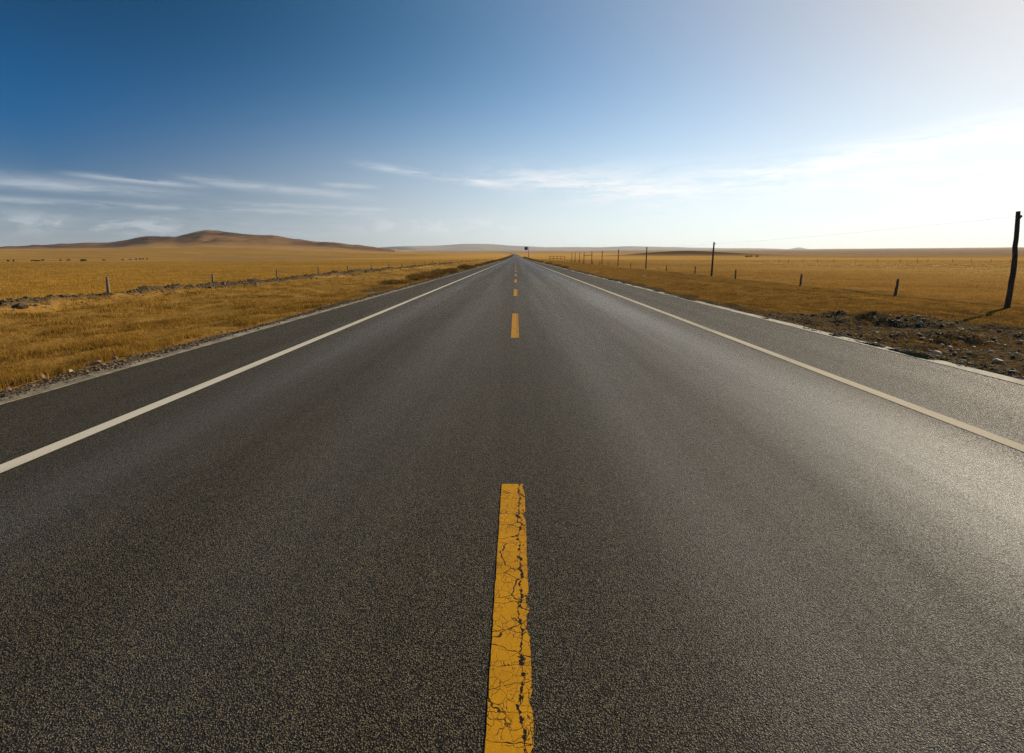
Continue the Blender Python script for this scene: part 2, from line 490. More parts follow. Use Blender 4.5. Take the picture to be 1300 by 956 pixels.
def mat_rock(name, a, b, c):
    t = NT(name)
    p = t.pos()
    g = t.n('ShaderNodeNewGeometry')
    n = t.noise(p, 30, 4, 0.7)
    col = t.mix(g.outputs['Random Per Island'], a, b)
    col = t.mix(t.ramp(n, 0.45, 0.7, 0, 0.7), col, c)
    return t.done(t.bsdf(col, 0.8, t.bump(n, 0.6, 0.01), 0.35))

def mat_wood(name, a, b):
    t = NT(name)
    p = t.objco()
    n = t.noise(t.scale(p, (1, 1, 0.06)), 38, 5, 0.7); n2 = t.noise(p, 5, 4, 0.6)
    col = t.mix(t.ramp(n, 0.35, 0.65), a, b)
    col = t.mix(t.ramp(n2, 0.5, 0.75, 0, 0.5), col, tuple(x * 0.45 for x in a))
    return t.done(t.bsdf(col, 0.85, t.bump(n, 0.8, 0.008), 0.2))

def mat_plain(name, col, rough=0.6, metal=0.0, var=0.25, spec=0.4, s=20):
    t = NT(name)
    p = t.objco()
    n = t.noise(p, s, 4, 0.65)
    c = t.mix(t.ramp(n, 0.35, 0.7), col, tuple(x * (1 - var) for x in col))
    return t.done(t.bsdf(c, rough, t.bump(n, 0.15, 0.004), spec, metal))

M = {}
M['asphalt'] = mat_asphalt(); M['yellow'] = mat_yellow(); M['white_line'] = mat_white_line(); M['edging'] = mat_edging(); M['dull_edging'] = mat_edging('dusty_concrete_edging', (0.36, 0.31, 0.22), (0.17, 0.14, 0.095)); M['dusty_line'] = mat_white_line('dusty_white_paint', (0.56, 0.485, 0.35), (0.26, 0.22, 0.15), 0.52, 0.78)
M['ground'] = mat_ground(); M['hill'] = mat_hill(); M['far'] = mat_far_hill()
M['verge_grass'] = mat_grass('verge_grass', (0.46, 0.262, 0.050), (0.32, 0.168, 0.028), (0.15, 0.082, 0.018), 0.3)
M['field_grass'] = mat_grass('field_grass', (0.62, 0.365, 0.070), (0.48, 0.265, 0.042), (0.31, 0.158, 0.024), 0.4)
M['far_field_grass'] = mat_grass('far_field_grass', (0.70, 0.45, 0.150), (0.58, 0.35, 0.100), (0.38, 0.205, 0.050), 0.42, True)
M['short_grass'] = mat_grass('short_grass', (0.39, 0.205, 0.042), (0.265, 0.136, 0.028), (0.13, 0.068, 0.016), 0.2)
M['gravel'] = mat_rock('gravel', (0.060, 0.045, 0.028), (0.22, 0.155, 0.095), (0.040, 0.029, 0.019))
M['stone'] = mat_rock('field_stone', (0.30, 0.22, 0.125), (0.44, 0.33, 0.20), (0.14, 0.10, 0.055))
M['clod'] = mat_rock('soil_clod', (0.065, 0.043, 0.020), (0.125, 0.085, 0.042), (0.040, 0.027, 0.013))
M['post'] = mat_wood('weathered_post', (0.13, 0.095, 0.065), (0.26, 0.20, 0.14))
M['backlit_post'] = mat_wood('backlit_weathered_post', (0.075, 0.055, 0.040), (0.15, 0.115, 0.085))  # weathered wood as on the left, backlit shade put into the colour
M['pole'] = mat_wood('tarred_pole', (0.040, 0.030, 0.024), (0.085, 0.064, 0.048))
M['shrub'] = mat_grass('dry_shrub', (0.27, 0.155, 0.046), (0.16, 0.090, 0.030), (0.10, 0.058, 0.022), 0.3)
M['porcelain'] = mat_plain('insulator_porcelain', (0.10, 0.06, 0.045), 0.3)
M['wire'] = mat_plain('wire_metal', (0.16, 0.16, 0.16), 0.5, 0.6)

# ------------------------------------------------------------------ ground sheet
def build_terrain():
    fr = np.exp(np.linspace(math.log(1.6), math.log(13000), 960))
    a_f = np.arange(-64, 64.001, 0.22)
    a_b = np.arange(68, 292.1, 4.0)
    ang = np.radians(np.concatenate([a_f, a_b]))
    D, A = np.meshgrid(fr, ang, indexing='ij')
    X = D * np.sin(A); Y = D * np.cos(A)
    Z = terrain(X.ravel(), Y.ravel()).reshape(X.shape)
    n_r, n_a = X.shape
    verts = np.stack([X.ravel(), Y.ravel(), Z.ravel()], 1)
    idx = np.arange(n_r * n_a).reshape(n_r, n_a)
    nxt = np.roll(idx, -1, axis=1)
    f = np.stack([idx[:-1].ravel(), nxt[:-1].ravel(), nxt[1:].ravel(), idx[1:].ravel()], 1)[:, ::-1]
    x, y = verts[:, 0], verts[:, 1]
    s = x - road_x(y)
    d = np.hypot(x, y)
    u = 655 + F_U * x / np.maximum(y, 1)
    # --- what covers the ground; soil also holds some painted shade
    l = -s
    soil = np.zeros(len(x))
    soil = np.maximum(soil, (1 - sstep(0.35, 0.8, l - 5.42 + 0.25 * (fbm(x, y, 21, 3) - .5))) * (l > 0))
    bank = np.exp(-((l - 15.55) / 0.75) ** 2) * (0.45 + 0.75 * fbm(x * .7, y * .3, 22, 4))
    soil = np.maximum(soil, bank)
    patch = np.exp(-((l - 7.4 - 0.03 * np.clip(y - 28, 0, 100)) / 1.0) ** 2) * sstep(17, 24, y) * (1 - sstep(60, 120, y)) * sstep(0.38, 0.6, fbm(x * .35, y * .12, 25, 3))
    soil = np.maximum(soil, patch * 0.8)
    soil = np.maximum(soil, dirt_mask(x, y, s) * 0.95)
    soil = np.maximum(soil, 0.62 * np.exp(-((s - 13.0 - 0.4 * (vnoise(y / 15, y * 0, 5) - .5)) / 0.25) ** 2) * (0.5 + fbm(x * .3, y * .15, 27, 3)))
    soil = np.maximum(soil, 0.65 * np.exp(-((s - 16.1) / 0.35) ** 2) * (0.4 + fbm(x * .5, y * .25, 28, 3)))  # dark strip: shade below the field grass edge, put into the ground colour
    soil *= 1 - 0.5 * sstep(150, 600, d)
    brown = np.zeros(len(x))
    wob = 120 * (fbm(x / 300, y / 300, 33, 3) - .5)
    brown = np.maximum(brown, sstep(330, 420, y + wob) * sstep(60, 330, x - 0.10 * y) * 0.92)
    brown = np.maximum(brown, np.exp(-((x - 245) / 110) ** 2 - ((y - 700) / 130) ** 2) * 1.1)
    brown = np.maximum(brown, 0.75 * sstep(260, 300, y + wob * .3) * (1 - sstep(430, 560, y + wob)) * sstep(60, 200, -x) * sstep(.35, .6, fbm(x / 200, y / 60, 36, 3)))
    brown = np.maximum(brown, sstep(1100, 2600, y + 3 * wob) * 0.75)
    brown = np.maximum(brown, 0.25 * (s > 6.1) * (1 - sstep(14, 16.3, s)) * (1 - sstep(100, 200, y)))
    brown = np.clip(brown, 0, 1)
    mound = np.clip(1.5 * np.exp(-((x - 245) / 105) ** 2 - ((y - 700) / 120) ** 2) - 0.15, 0, 0.9)
    plain = 0.85 * sstep(110, 450, d + 60 * (fbm(x / 60, y / 60, 39, 3) - .5)) * (1 - 0.85 * sstep(40, 220, -x) * (1 - sstep(1000, 1700, y)))
    trod = 0.85 * (s > 6.0) * (1 - sstep(16.2, 17.0, s)) * (1 - sstep(150, 400, y))
    foot = np.clip(1 - sstep(1300, 1750, y + wob), 0, 1)
    # --- split into ground, hills and far hills
    tgt = 326 - _smooth_interp(u, HILL_NEAR, 6)
    fc = f[:, 0]
    hill = (y[fc] > 1330) & (y[fc] < 4200) & (tgt[fc] > 9.5) & (x[fc] < 0) & (u[fc] < 500) & (u[fc] > -400)
    far = (y[fc] > 6700)
    for name, sel, mat in (('ground', ~(hill | far), M['ground']), ('hills', hill, M['hill']), ('distant_hills', far, M['far'])):
        ff = f[sel]
        used, inv = np.unique(ff, return_inverse=True)
        o = np_mesh(name, verts[used], inv.reshape(ff.shape), mat, None, True,
                    {'soil': soil[used], 'brown': brown[used], 'foot': foot[used], 'trod': trod[used], 'mound': mound[used], 'plain': plain[used]})
        tag(o, kind='structure')
build_terrain()

# ------------------------------------------------------------------ road
def strip(name, x0, x1, ys, dz, mat, parent=None, nx=1, skirt=0.0, jag0=None, jag1=None, origin=None):
    ys = np.asarray(ys, float)
    cx = road_x(ys); cz = road_z(ys)
    cols = []
    ts = np.linspace(0, 1, nx + 1)
    j0 = jag0(ys) if jag0 else 0; j1 = jag1(ys) if jag1 else 0
    for tt in ts:
        xx = (x0 + j0) * (1 - tt) + (x1 + j1) * tt + cx
        cols.append(np.stack([xx, ys, cz + dz], 1))
    if skirt:
        a = cols[0].copy(); a[:, 2] -= skirt
        b = cols[-1].copy(); b[:, 2] -= skirt
        cols = [a] + cols + [b]
    V = np.stack(cols, 1)                       # n, m, 3
    n, m, _ = V.shape
    idx = np.arange(n * m).reshape(n, m)
    f = np.stack([idx[:-1, :-1].ravel(), idx[:-1, 1:].ravel(), idx[1:, 1:].ravel(), idx[1:, :-1].ravel()], 1)
    V = V.reshape(-1, 3)
    if origin is not None: V = V - np.array(origin)
    o = np_mesh(name, V, f, mat, parent, False)
    if origin is not None: o.location = origin
    return o

ys_road = np.concatenate([np.arange(-40, 30, 1.0), np.exp(np.linspace(math.log(30), math.log(3000), 240))])
road = strip('road', ROAD_L, ROAD_R, ys_road, 0.0, M['asphalt'], None, 8, 0.32)
tag(road, kind='structure')
ys_fine = np.concatenate([np.arange(-8, 40, 0.06), np.exp(np.linspace(math.log(40), math.log(3000), 500))])
def jag(seed, amp):
    return lambda yy: amp * (fbm(yy * 1.1, yy * 0, seed, 4) - .5) * 2
strip('concrete_edging', ROAD_R - 0.04, ROAD_R + 0.20, ys_fine, 0.006, M['edging'], road, 1, 0.32, jag(1, 0.02), jag(2, 0.06))
strip('concrete_edging', ROAD_L - 0.15, ROAD_L + 0.04, ys_fine, 0.006, M['dull_edging'], road, 1, 0.32, jag(3, 0.07), jag(4, 0.025))
strip('edge_line', -3.74 - 0.075, -3.74 + 0.075, ys_fine, 0.004, M['white_line'], road, 1, 0, jag(5, 0.004), jag(6, 0.004))
strip('edge_line', 4.08 - 0.075, 4.08 + 0.075, ys_fine, 0.004, M['dusty_line'], road, 1, 0, jag(7, 0.004), jag(8, 0.004))

Y_FAR = ground_at(650, 615)[1]
def dash(y1, y0, first=False):
    n = 420 if first else 60
    ys = np.linspace(y0, y1, n)
    xo = -0.018
    if first:
        def jr(yy):
            e = fbm(yy * 9, yy * 0, 15, 4)
            chip = np.clip(e - 0.54, 0, .12) * 0.11
            return -chip + 0.004 * (vnoise(yy * 60, yy * 0, 16) - .5)
        jl = lambda yy: 0.004 * (fbm(yy * 25, yy * 0, 17, 2) - .5)
    else:
        jr = jl = jag(19, 0.004)
    return strip('centre_dash', xo - 0.077, xo + 0.077, ys, 0.004, M['yellow'], road, 1, 0, jl, jr, origin=(xo, y0, 0.0))
for i in range(90):
    y1 = Y_FAR + 10 * i
    dd = dash(y1, y1 - 4.0, i == 0)
    if i == 0: dd['label'] = 'nearest yellow dash, crazed with cracks and chipped along its right edge'

# ------------------------------------------------------------------ grass (stuff)
def blades(name, x, y, h, w, mat, lean=0.45):
    n = len(x)
    z = terrain(x, y) - 0.01
    th = rng.uniform(0, 2 * math.pi, n)
    la = rng.uniform(0, 2 * math.pi, n); lm = rng.normal(0, lean, n) * h
    ct, st = np.cos(th), np.sin(th)
    P = np.stack([x, y, z], 1)
    o = np.stack([ct * w / 2, st * w / 2, np.zeros(n)], 1)
    tip = P + np.stack([np.cos(la) * lm - 0.10 * h, np.sin(la) * lm, h], 1)
    V = np.empty((n, 3, 3)); V[:, 0] = P - o; V[:, 1] = P + o; V[:, 2] = tip
    ob = np_mesh(name, V.reshape(-1, 3), np.arange(3 * n).reshape(n, 3), mat)
    tag(ob, kind='stuff')
    return ob

def polar_samples(n, a0, a1, d0, d1, power=1.0):
    """screen-like sampling: depth with pdf ~ 1/d^(1+power)"""
    a = np.radians(rng.uniform(a0, a1, n))
    q = rng.uniform(0, 1, n)
    d = (d0 ** -power + q * (d1 ** -power - d0 ** -power)) ** (-1 / power)
    return d * np.sin(a), d * np.cos(a), d

def tufted(x, y, k, spread):
    xx = np.repeat(x, k) + rng.normal(0, 1, len(x) * k) * np.repeat(spread, k)
    yy = np.repeat(y, k) + rng.normal(0, 1, len(x) * k) * np.repeat(spread, k)
    return xx, yy

def left_verge():
    x, y, d = polar_samples(60000, -68, -2, 4.5, 170, 0.9)
    x, y = tufted(x, y, 12, 0.035 + 0.002 * d)
    l = -(x - road_x(y)); d = np.hypot(x, y)
    edge = 5.95 + 0.45 * fbm(x, y, 21, 3)
    clump = fbm(x * 1.3, y * 1.3, 81, 3)
    keep = (l > edge) & (l < 15.1) & (rng.uniform(0, 1, len(x)) < 0.55 + 0.9 * (clump - 0.3))
    patch = np.exp(-((l - 7.4 - 0.03 * np.clip(y - 28, 0, 100)) / 1.0) ** 2) * sstep(17, 24, y) * (1 - sstep(60, 120, y)) * sstep(0.38, 0.6, fbm(x * .35, y * .12, 25, 3))
    keep &= rng.uniform(0, 1, len(x)) > patch * 0.8
    x, y, d, c = x[keep], y[keep], d[keep], clump[keep]
    hgt = (0.026 + 0.080 * sstep(0.28, 0.72, c)) * rng.uniform(0.6, 1.35, len(x))
    blades('verge_grass', x, y, hgt, np.maximum(0.004, 0.0009 * d), M['verge_grass'])
left_verge()

def left_field():
    x, y, d = polar_samples(60000, -70, -3, 14, 240, 0.9)
    x, y = tufted(x, y, 8, 0.05 + 0.003 * d)
    l = -(x - road_x(y)); d = np.hypot(x, y)
    keep = (l > 16.1 + 0.5 * fbm(x, y, 88, 3))
    x, y, d = x[keep], y[keep], d[keep]
    c = fbm(x * .4, y * .4, 83, 3)
    blades('field_grass', x, y, (0.04 + 0.10 * c) * rng.uniform(0.6, 1.3, len(x)), np.maximum(0.004, 0.0007 * d), M['field_grass'], 0.6)
left_field()

def right_verge():
    x, y, d = polar_samples(60000, 3, 68, 5, 190, 0.9)
    x, y = tufted(x, y, 9, 0.04 + 0.002 * d)
    s = x - road_x(y); d = np.hypot(x, y)
    dm = dirt_mask(x, y, s)
    keep = (s > 6.5) & (s < 16.0) & (rng.uniform(0, 1, len(x)) > dm * (0.45 + 0.75 * sstep(.4, .6, fbm(x * .9, y * .9, 66, 3))))
    rut = np.exp(-((s - 13.0 - 0.4 * (vnoise(y / 15, y * 0, 5) - .5)) / 0.25) ** 2)
    keep &= rng.uniform(0, 1, len(x)) > rut * 0.8
    x, y, d = x[keep], y[keep], d[keep]
    c = fbm(x * .9, y * .9, 84, 4)
    blades('short_grass', x, y, (0.018 + 0.055 * c) * rng.uniform(0.6, 1.3, len(x)), np.maximum(0.004, 0.0009 * d), M['short_grass'])
right_verge()

def right_field():
    x, y, d = polar_samples(60000, 5, 70, 14, 240, 0.9)
    x, y = tufted(x, y, 8, 0.05 + 0.003 * d)
    s = x - road_x(y); d = np.hypot(x, y)
    keep = (s > 16.5 + 0.5 * fbm(x, y, 89, 3))
    x, y, d = x[keep], y[keep], d[keep]
    c = fbm(x * .4, y * .4, 85, 3)
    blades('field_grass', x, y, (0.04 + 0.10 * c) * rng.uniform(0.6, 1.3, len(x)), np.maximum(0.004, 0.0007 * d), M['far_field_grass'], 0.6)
right_field()

# ------------------------------------------------------------------ gravel and clods (stuff)
def _ico(sub=1):
    bm = bmesh.new(); bmesh.ops.create_icosphere(bm, subdivisions=sub, radius=1.0)
    v = np.array([p.co[:] for p in bm.verts]); f = np.array([[q.index for q in p.verts] for p in bm.faces])
    bm.free(); return v, f
ICO_V, ICO_F = _ico(1)

def pebbles(name, x, y, size, mat, sink=0.3, flat=0.6):
    n = len(x); nv = len(ICO_V)
    z = terrain(x, y)
    V = np.repeat(ICO_V[None], n, 0) * rng.uniform(0.62, 1.25, (n, nv, 1))
    sc3 = np.stack([size * rng.uniform(.7, 1.3, n), size * rng.uniform(.7, 1.3, n), size * flat * rng.uniform(.7, 1.3, n)], 1)
    V = V * sc3[:, None, :]
    th = rng.uniform(0, 2 * math.pi, n)
    c, s_ = np.cos(th)[:, None], np.sin(th)[:, None]
    X = V[..., 0] * c - V[..., 1] * s_; Y = V[..., 0] * s_ + V[..., 1] * c
    V = np.stack([X, Y, V[..., 2]], -1)
    V += np.stack([x, y, z + size * flat * (1 - 2 * sink) * 0.5], 1)[:, None, :]
    Fc = (ICO_F[None] + (np.arange(n) * nv)[:, None, None]).reshape(-1, 3)
    o = np_mesh(name, V.reshape(-1, 3), Fc, mat)
    return tag(o, kind='stuff')

def gravels():
    n = 15000
    y = 4.0 + 60 * rng.uniform(0, 1, n) ** 2.2
    l = 5.47 + np.abs(rng.normal(0, 0.30, n))
    pebbles('gravel', -l, y, rng.gamma(2.4, 0.0034, n) * (1 + y / 45) + .003, M['gravel'])
    n = 5000
    y = 5.0 + 55 * rng.uniform(0, 1, n) ** 2.0
    s = 6.18 + np.abs(rng.normal(0, 0.35, n))
    pebbles('gravel', s, y, rng.uniform(0.006, 0.020, n) * (1 + y / 45), M['gravel'])
    # loose soil and small stones in the dug-over patch on the right
    n = 9000
    x = rng.uniform(6.4, 15, n); y = rng.uniform(4.5, 15, n)
    k = rng.uniform(0, 1, n) < dirt_mask(x, y, x) * (0.15 + 1.2 * np.clip(fbm(x * .8, y * .8, 64, 3) - 0.35, 0, 1))
    pebbles('soil_clods', x[k], y[k], rng.gamma(1.6, 0.008, k.sum()) + 0.005, M['clod'])
    for (mx, my, rx, ry, nn) in ((9.3, 12.0, 1.3, 0.5, 300), (8.0, 9.4, 1.0, 0.35, 200), (8.2, 12.8, .6, .35, 80), (11.0, 9.8, 1.5, .45, 180)):
        x = rng.normal(mx, rx * .7, nn); y = rng.normal(my, ry * .8, nn)
        pebbles('soil_clods', x, y, rng.gamma(1.6, 0.009, nn) + 0.005, M['clod'])
    n = 420
    x = rng.uniform(6.5, 15, n); y = rng.uniform(5, 15, n)
    k = rng.uniform(0, 1, n) < dirt_mask(x, y, x)
    pebbles('gravel', x[k], y[k], rng.uniform(.008, .024, k.sum()), M['stone'])
    # rubble on the spoil bank
    n = 5200
    y = 8 + 110 * rng.uniform(0, 1, n) ** 1.7
    l = rng.normal(15.45, 0.5, n)
    pebbles('bank_rubble', -l, y, (rng.gamma(1.5, 0.011, n) + 0.008) * (1 + y / 150), M['gravel'])
    n = 900
    y = 8 + 80 * rng.uniform(0, 1, n) ** 1.5
    l = rng.normal(15.5, 0.45, n)
    pebbles('soil_clods', -l, y, rng.gamma(2.0, 0.018, n) + 0.012, M['clod'])
gravels()

# ------------------------------------------------------------------ single stones
STONE_MESH = []
def stone_mesh(k, mat):
    v, f = _ico(2)
    r = np.random.default_rng(100 + k)
    n = 1 + 0.35 * (fbm(v[:, 0] * 1.4 + 5 * k, v[:, 1] * 1.4 + v[:, 2] * 1.1, 200 + k, 3) - 0.5) * 2
    v = v * n[:, None]
    for _ in range(5):                      # knock flat facets
        d = r.normal(0, 1, 3); d /= np.linalg.norm(d)
        c = v @ d; lim = r.uniform(0.6, 0.85)
        v = v - np.outer(np.clip(c - lim, 0, None), d)
    return v, f

def stone(px, py, size, label, flat=0.6, mat='stone', group=None, name='stone'):
    x, y = ground_at(px, py, -0.08)
    z = float(terrain(np.array([x]), np.array([y]))[0])
    k = len(STONE_MESH); STONE_MESH.append(1)
    v, f = stone_mesh(k, mat)
    v = v * np.array([size, size * random.uniform(.6, .9), size * flat])
    o = np_mesh(name, v, f, M[mat], None, False)
    o.location = (x, y, z + size * flat * 0.45)
    o.rotation_euler = (random.uniform(-.2, .2), random.uniform(-.2, .2), random.uniform(0, 6.28))
    tag(o, label, 'stone', group)
    return o

M['pink_stone'] = mat_rock('pink_stone', (0.27, 0.16, 0.11), (0.32, 0.20, 0.14), (0.13, 0.085, 0.06))
M['white_stone'] = mat_rock('white_stone', (0.52, 0.39, 0.23), (0.60, 0.46, 0.28), (0.26, 0.19, 0.11))
G_R = 'pale stones strewn over the dug earth right of the road'
stone(1187, 451.5, 0.115, 'angular whitish stone, biggest in the bare earth right at the edging of the road', 0.62, 'white_stone', G_R)
stone(1267, 457.5, 0.075, 'whitish stone lying alone on bare dark earth furthest right, below the other pale stones', 0.6, 'white_stone', G_R)
stone(1204, 443, 0.085, 'grey-brown flattish stone just below the long dark hollow in the dug earth', 0.5, 'stone', G_R)
stone(1196.5, 437, 0.05, 'small bright stone touching the lower side of the long dark hollow', 0.7, 'white_stone', G_R)
stone(1219, 434.5, 0.06, 'small bright stone at the right-hand end of the long dark hollow', 0.65, 'white_stone', G_R)
stone(1167.5, 412, 0.065, 'bright stone on the right end of the dark soil heap', 0.7, 'white_stone', G_R)
stone(1154, 414.5, 0.05, 'bright little stone on the front foot of the dark soil heap', 0.7, 'white_stone', G_R)
stone(1133, 406, 0.05, 'pale stone sitting on the crest of the dark soil heap', 0.7, 'stone', G_R)
stone(1219, 421, 0.07, 'low pale stone on trodden grass between the soil heap and the pole shadow', 0.4, 'stone', G_R)
stone(1092, 416, 0.06, 'pale stone at the far left tip of the dug earth beside the grass', 0.7, 'stone', G_R)
stone(1111, 436, 0.04, 'small pale stone in the gravel at the edging, left of the big whitish stone', 0.7, 'white_stone', G_R)
for (px, py, sz) in ((1275, 438, .05), (1262, 431, .04), (1283, 441, .045), (1295, 433, .055), (1246, 448, .06), (1236, 440, .04), (1226, 442, .045),
                     (1258, 448, .04), (1272, 445, .035), (1290, 452, .04), (1208, 416, .04), (1186, 413, .035), (1141, 409, .035), (1204, 429, .035),
                     (1181, 434, .04), (1296, 425, .04), (1252, 436, .035), (1266, 437, .04), (1230, 451, .03), (1212, 451, .035)):
    stone(px, py, sz * random.uniform(.85, 1.2), 'small pale stone scattered in the loose dark earth below the leaning pole', random.uniform(.45, .75),
          random.choice(['stone', 'white_stone', 'stone']), 'small pale stones in the loose dark earth')
G_L = 'larger stones in the gravel left of the road'
stone(117, 463, 0.15, 'broad flat pinkish slab lying where grass meets the left gravel shoulder', 0.28, 'pink_stone', G_L)
stone(146, 459, 0.04, 'round reddish stone in the left gravel, right of the flat pinkish slab', 0.8, 'pink_stone', G_L)
stone(18, 489.5, 0.05, 'bright white stone at the grass edge of the left gravel shoulder', 0.8, 'white_stone', G_L)
stone(53.5, 484, 0.045, 'pinkish stone in the middle of the left gravel, between the white stone and the slab', 0.8, 'pink_stone', G_L)
stone(90, 478, 0.045, 'small tan stone in the left gravel directly below the flat slab', 0.75, 'stone', G_L)
stone(11, 501, 0.04, 'small rust-coloured stone in the left gravel at the edge of the photo', 0.8, 'pink_stone', G_L)

# a bit of red rubbish on the left line and a white scrap in the right verge
def scrap(name, px, py, size, col, label, cat, zoff=0.0, onroad=False):
    x, y = ground_at(px, py, 0.0 if onroad else -0.05)
    z = 0.004 if onroad else float(terrain(np.array([x]), np.array([y]))[0])
    bm = bmesh.new()
    n = 7
    g = [[bm.verts.new(((i / (n - 1) - .5) * size, (j / (n - 1) - .5) * size * .7,
                        size * (0.05 + 0.5 * float(vnoise(np.array([i * .7 + size * 90]), np.array([j * .7]), 77)[0])))) for j in range(n)] for i in range(n)]
    for i in range(n - 1):
        for j in range(n - 1):
            bm.faces.new((g[i][j], g[i + 1][j], g[i + 1][j + 1], g[i][j + 1]))
    r = bmesh.ops.solidify(bm, geom=bm.faces[:], thickness=size * .05)
    o = bm_obj(name, bm, mat_plain(name + '_plastic', col, 0.5), None, True, (x, y, z))
    o.rotation_euler = (0, 0, 0.7)
    return tag(o, label, cat)
scrap('crumpled_packet', 457.5, 404.5, 0.12, (0.28, 0.045, 0.02), 'small crumpled red-brown packet lying on the left white edge line', 'litter', onroad=True)
scrap('plastic_scrap', 816.5, 351.5, 0.32, (0.72, 0.70, 0.66), 'white scrap of plastic on the dry verge right of the road', 'litter')

# ------------------------------------------------------------------ posts and poles
def post_mesh(height, r, seed, sides=8, kink=0.0):
    rr = random.Random(seed)
    bm = bmesh.new()
    n = 7
    pts, rad = [], []
    for i in range(n):
        t = i / (n - 1)
        pts.append(Vector((rr.uniform(-1, 1) * r * .18 + kink * math.sin(t * 3.1) * r, rr.uniform(-1, 1) * r * .18, -0.12 + t * (height + 0.12))))
        rad.append(r * (1.08 - 0.2 * t) * rr.uniform(.95, 1.05))
    tube(bm, pts, rad, sides)
    for v in bm.verts:
        if v.co.z > height - 0.02: v.co.z += v.co.x * rr.uniform(-.5, .5)
    return bm

ORD = ['nearest', 'second', 'third', 'fourth', 'fifth', 'sixth', 'seventh', 'eighth', 'ninth', 'tenth', 'eleventh', 'twelfth', 'thirteenth',
       'fourteenth', 'fifteenth', 'sixteenth', 'seventeenth', 'eighteenth', 'nineteenth', 'twentieth', 'twenty-first', 'twenty-second',
       'twenty-third', 'twenty-fourth', 'twenty-fifth', 'twenty-sixth', 'twenty-seventh', 'twenty-eighth', 'twenty-ninth', 'thirtieth']

def gz(x, y):
    return float(terrain(np.array([float(x)]), np.array([float(y)]))[0])

# left fence: measured pixel columns of the posts, the fence runs 16.8 m left of the road's middle
XL = -16.7
left_px = [(131.7, 373.5, .72, .6), (267, 363, .70, 1.2), (350, 354.4, .72, -1.0), (403, 350, .70, -.6), (441.4, 344.8, .72, -9), (470.6, 342, .68, -1),
           (493, 341, .66, 1), (510, 339, .68, -3), (526, 338, .66, 1), (538.6, 337, .7, 0), (548.8, 336, .7, -2), (558, 335, .7, 1), (566, 334.5, .7, 2),
           (573, 334, .7, -1), (580, 333, .7, 1), (586, 333, .7, 0), (591.5, 332.5, .7, 2), (596, 332, .7, 0), (600.5, 332, .7, -2), (604, 331, .7, 0), (607.5, 331, .7, 1)]
proto = {}
FENCE_L = 'fence posts along the spoil bank left of the road'
def place_post(i, x, y, h, lean_x, lean_y, label, group, r=0.055, name='fence_post', mat='post'):
    key = (i % 4, mat)
    if key not in proto:
        o = bm_obj(name, post_mesh(0.70, r, 40 + key[0]), M[mat], None, True)
        proto[key] = o
    else:
        o = proto[key].copy(); COL.objects.link(o)
    o.location = (x, y, gz(x, y))
    o.scale = (1, 1, h / 0.70)
    o.rotation_euler = (R(lean_y), R(lean_x), random.uniform(0, .6))
    tag(o, label, 'fence post', group)
    return o
for i, (px, py, h, lean) in enumerate(left_px):
    d = ray(px, 326); y = XL / (d.x / d.y)
    x = XL
    if i == 0: lab = 'nearest weathered fence post left of the road, standing alone behind the rubble bank'
    elif i == 4: lab = 'fence post leaning clearly to the left, fifth along the left row'
    else: lab = f'weathered fence post, {ORD[i]} from the camera along the row left of the road'
    place_post(i, x, y, h, lean, random.uniform(-2, 2), lab, FENCE_L)

FENCE_R = 'short fence posts along the field edge right of the road'
right_px = [(1143, 371.5, .70, 3), (1019.7, 361, .66, 1.5), (935.6, 352, .72, -1), (883.5, 347.2, .72, 1), (846.8, 343.5, .72, 0), (801, 339, .74, 1), (772.3, 336, .74, 0),
            (761.6, 335.3, .74, 0), (752.4, 334.8, .74, 1), (740, 333, .74, 0), (735.3, 333, .74, 0), (729, 331.5, .74, 0), (724, 331, .74, 0), (720, 331, .74, 0)]
for i, (px, py, h, lean) in enumerate(right_px):
    XR = 16.35 if i < 3 else 16.9
    d = ray(px, 326); y = XR / (d.x / d.y)
    lab = ('nearest dark short fence post right of the road, leaning slightly right' if i == 0 else
           f'short fence post, {ORD[i]} from the camera along the row right of the road')
    place_post(i + 1, XR, y, h, lean, random.uniform(-2, 2), lab, FENCE_R, mat='backlit_post')
# the far cross fence out in the right field
far_px = [990, 1004, 1020, 1038, 1062, 1090, 1117.5, 1141, 1163.5, 1181, 1212, 1237, 1263, 1288, 1312]
for i, px in enumerate(far_px):
    d = ray(px, 326); y = 139.0
    x = y * d.x / d.y
    o = place_post(i, x, y + random.uniform(-1, 1), 0.95 if px != 1163.5 else 1.15, random.uniform(-2, 2), 0,
               ('darkest and tallest post of the fence across the far right field' if px == 1163.5 else
                'thin distant post of the fence across the far right field'), 'distant posts across the far right field', mat='backlit_post')

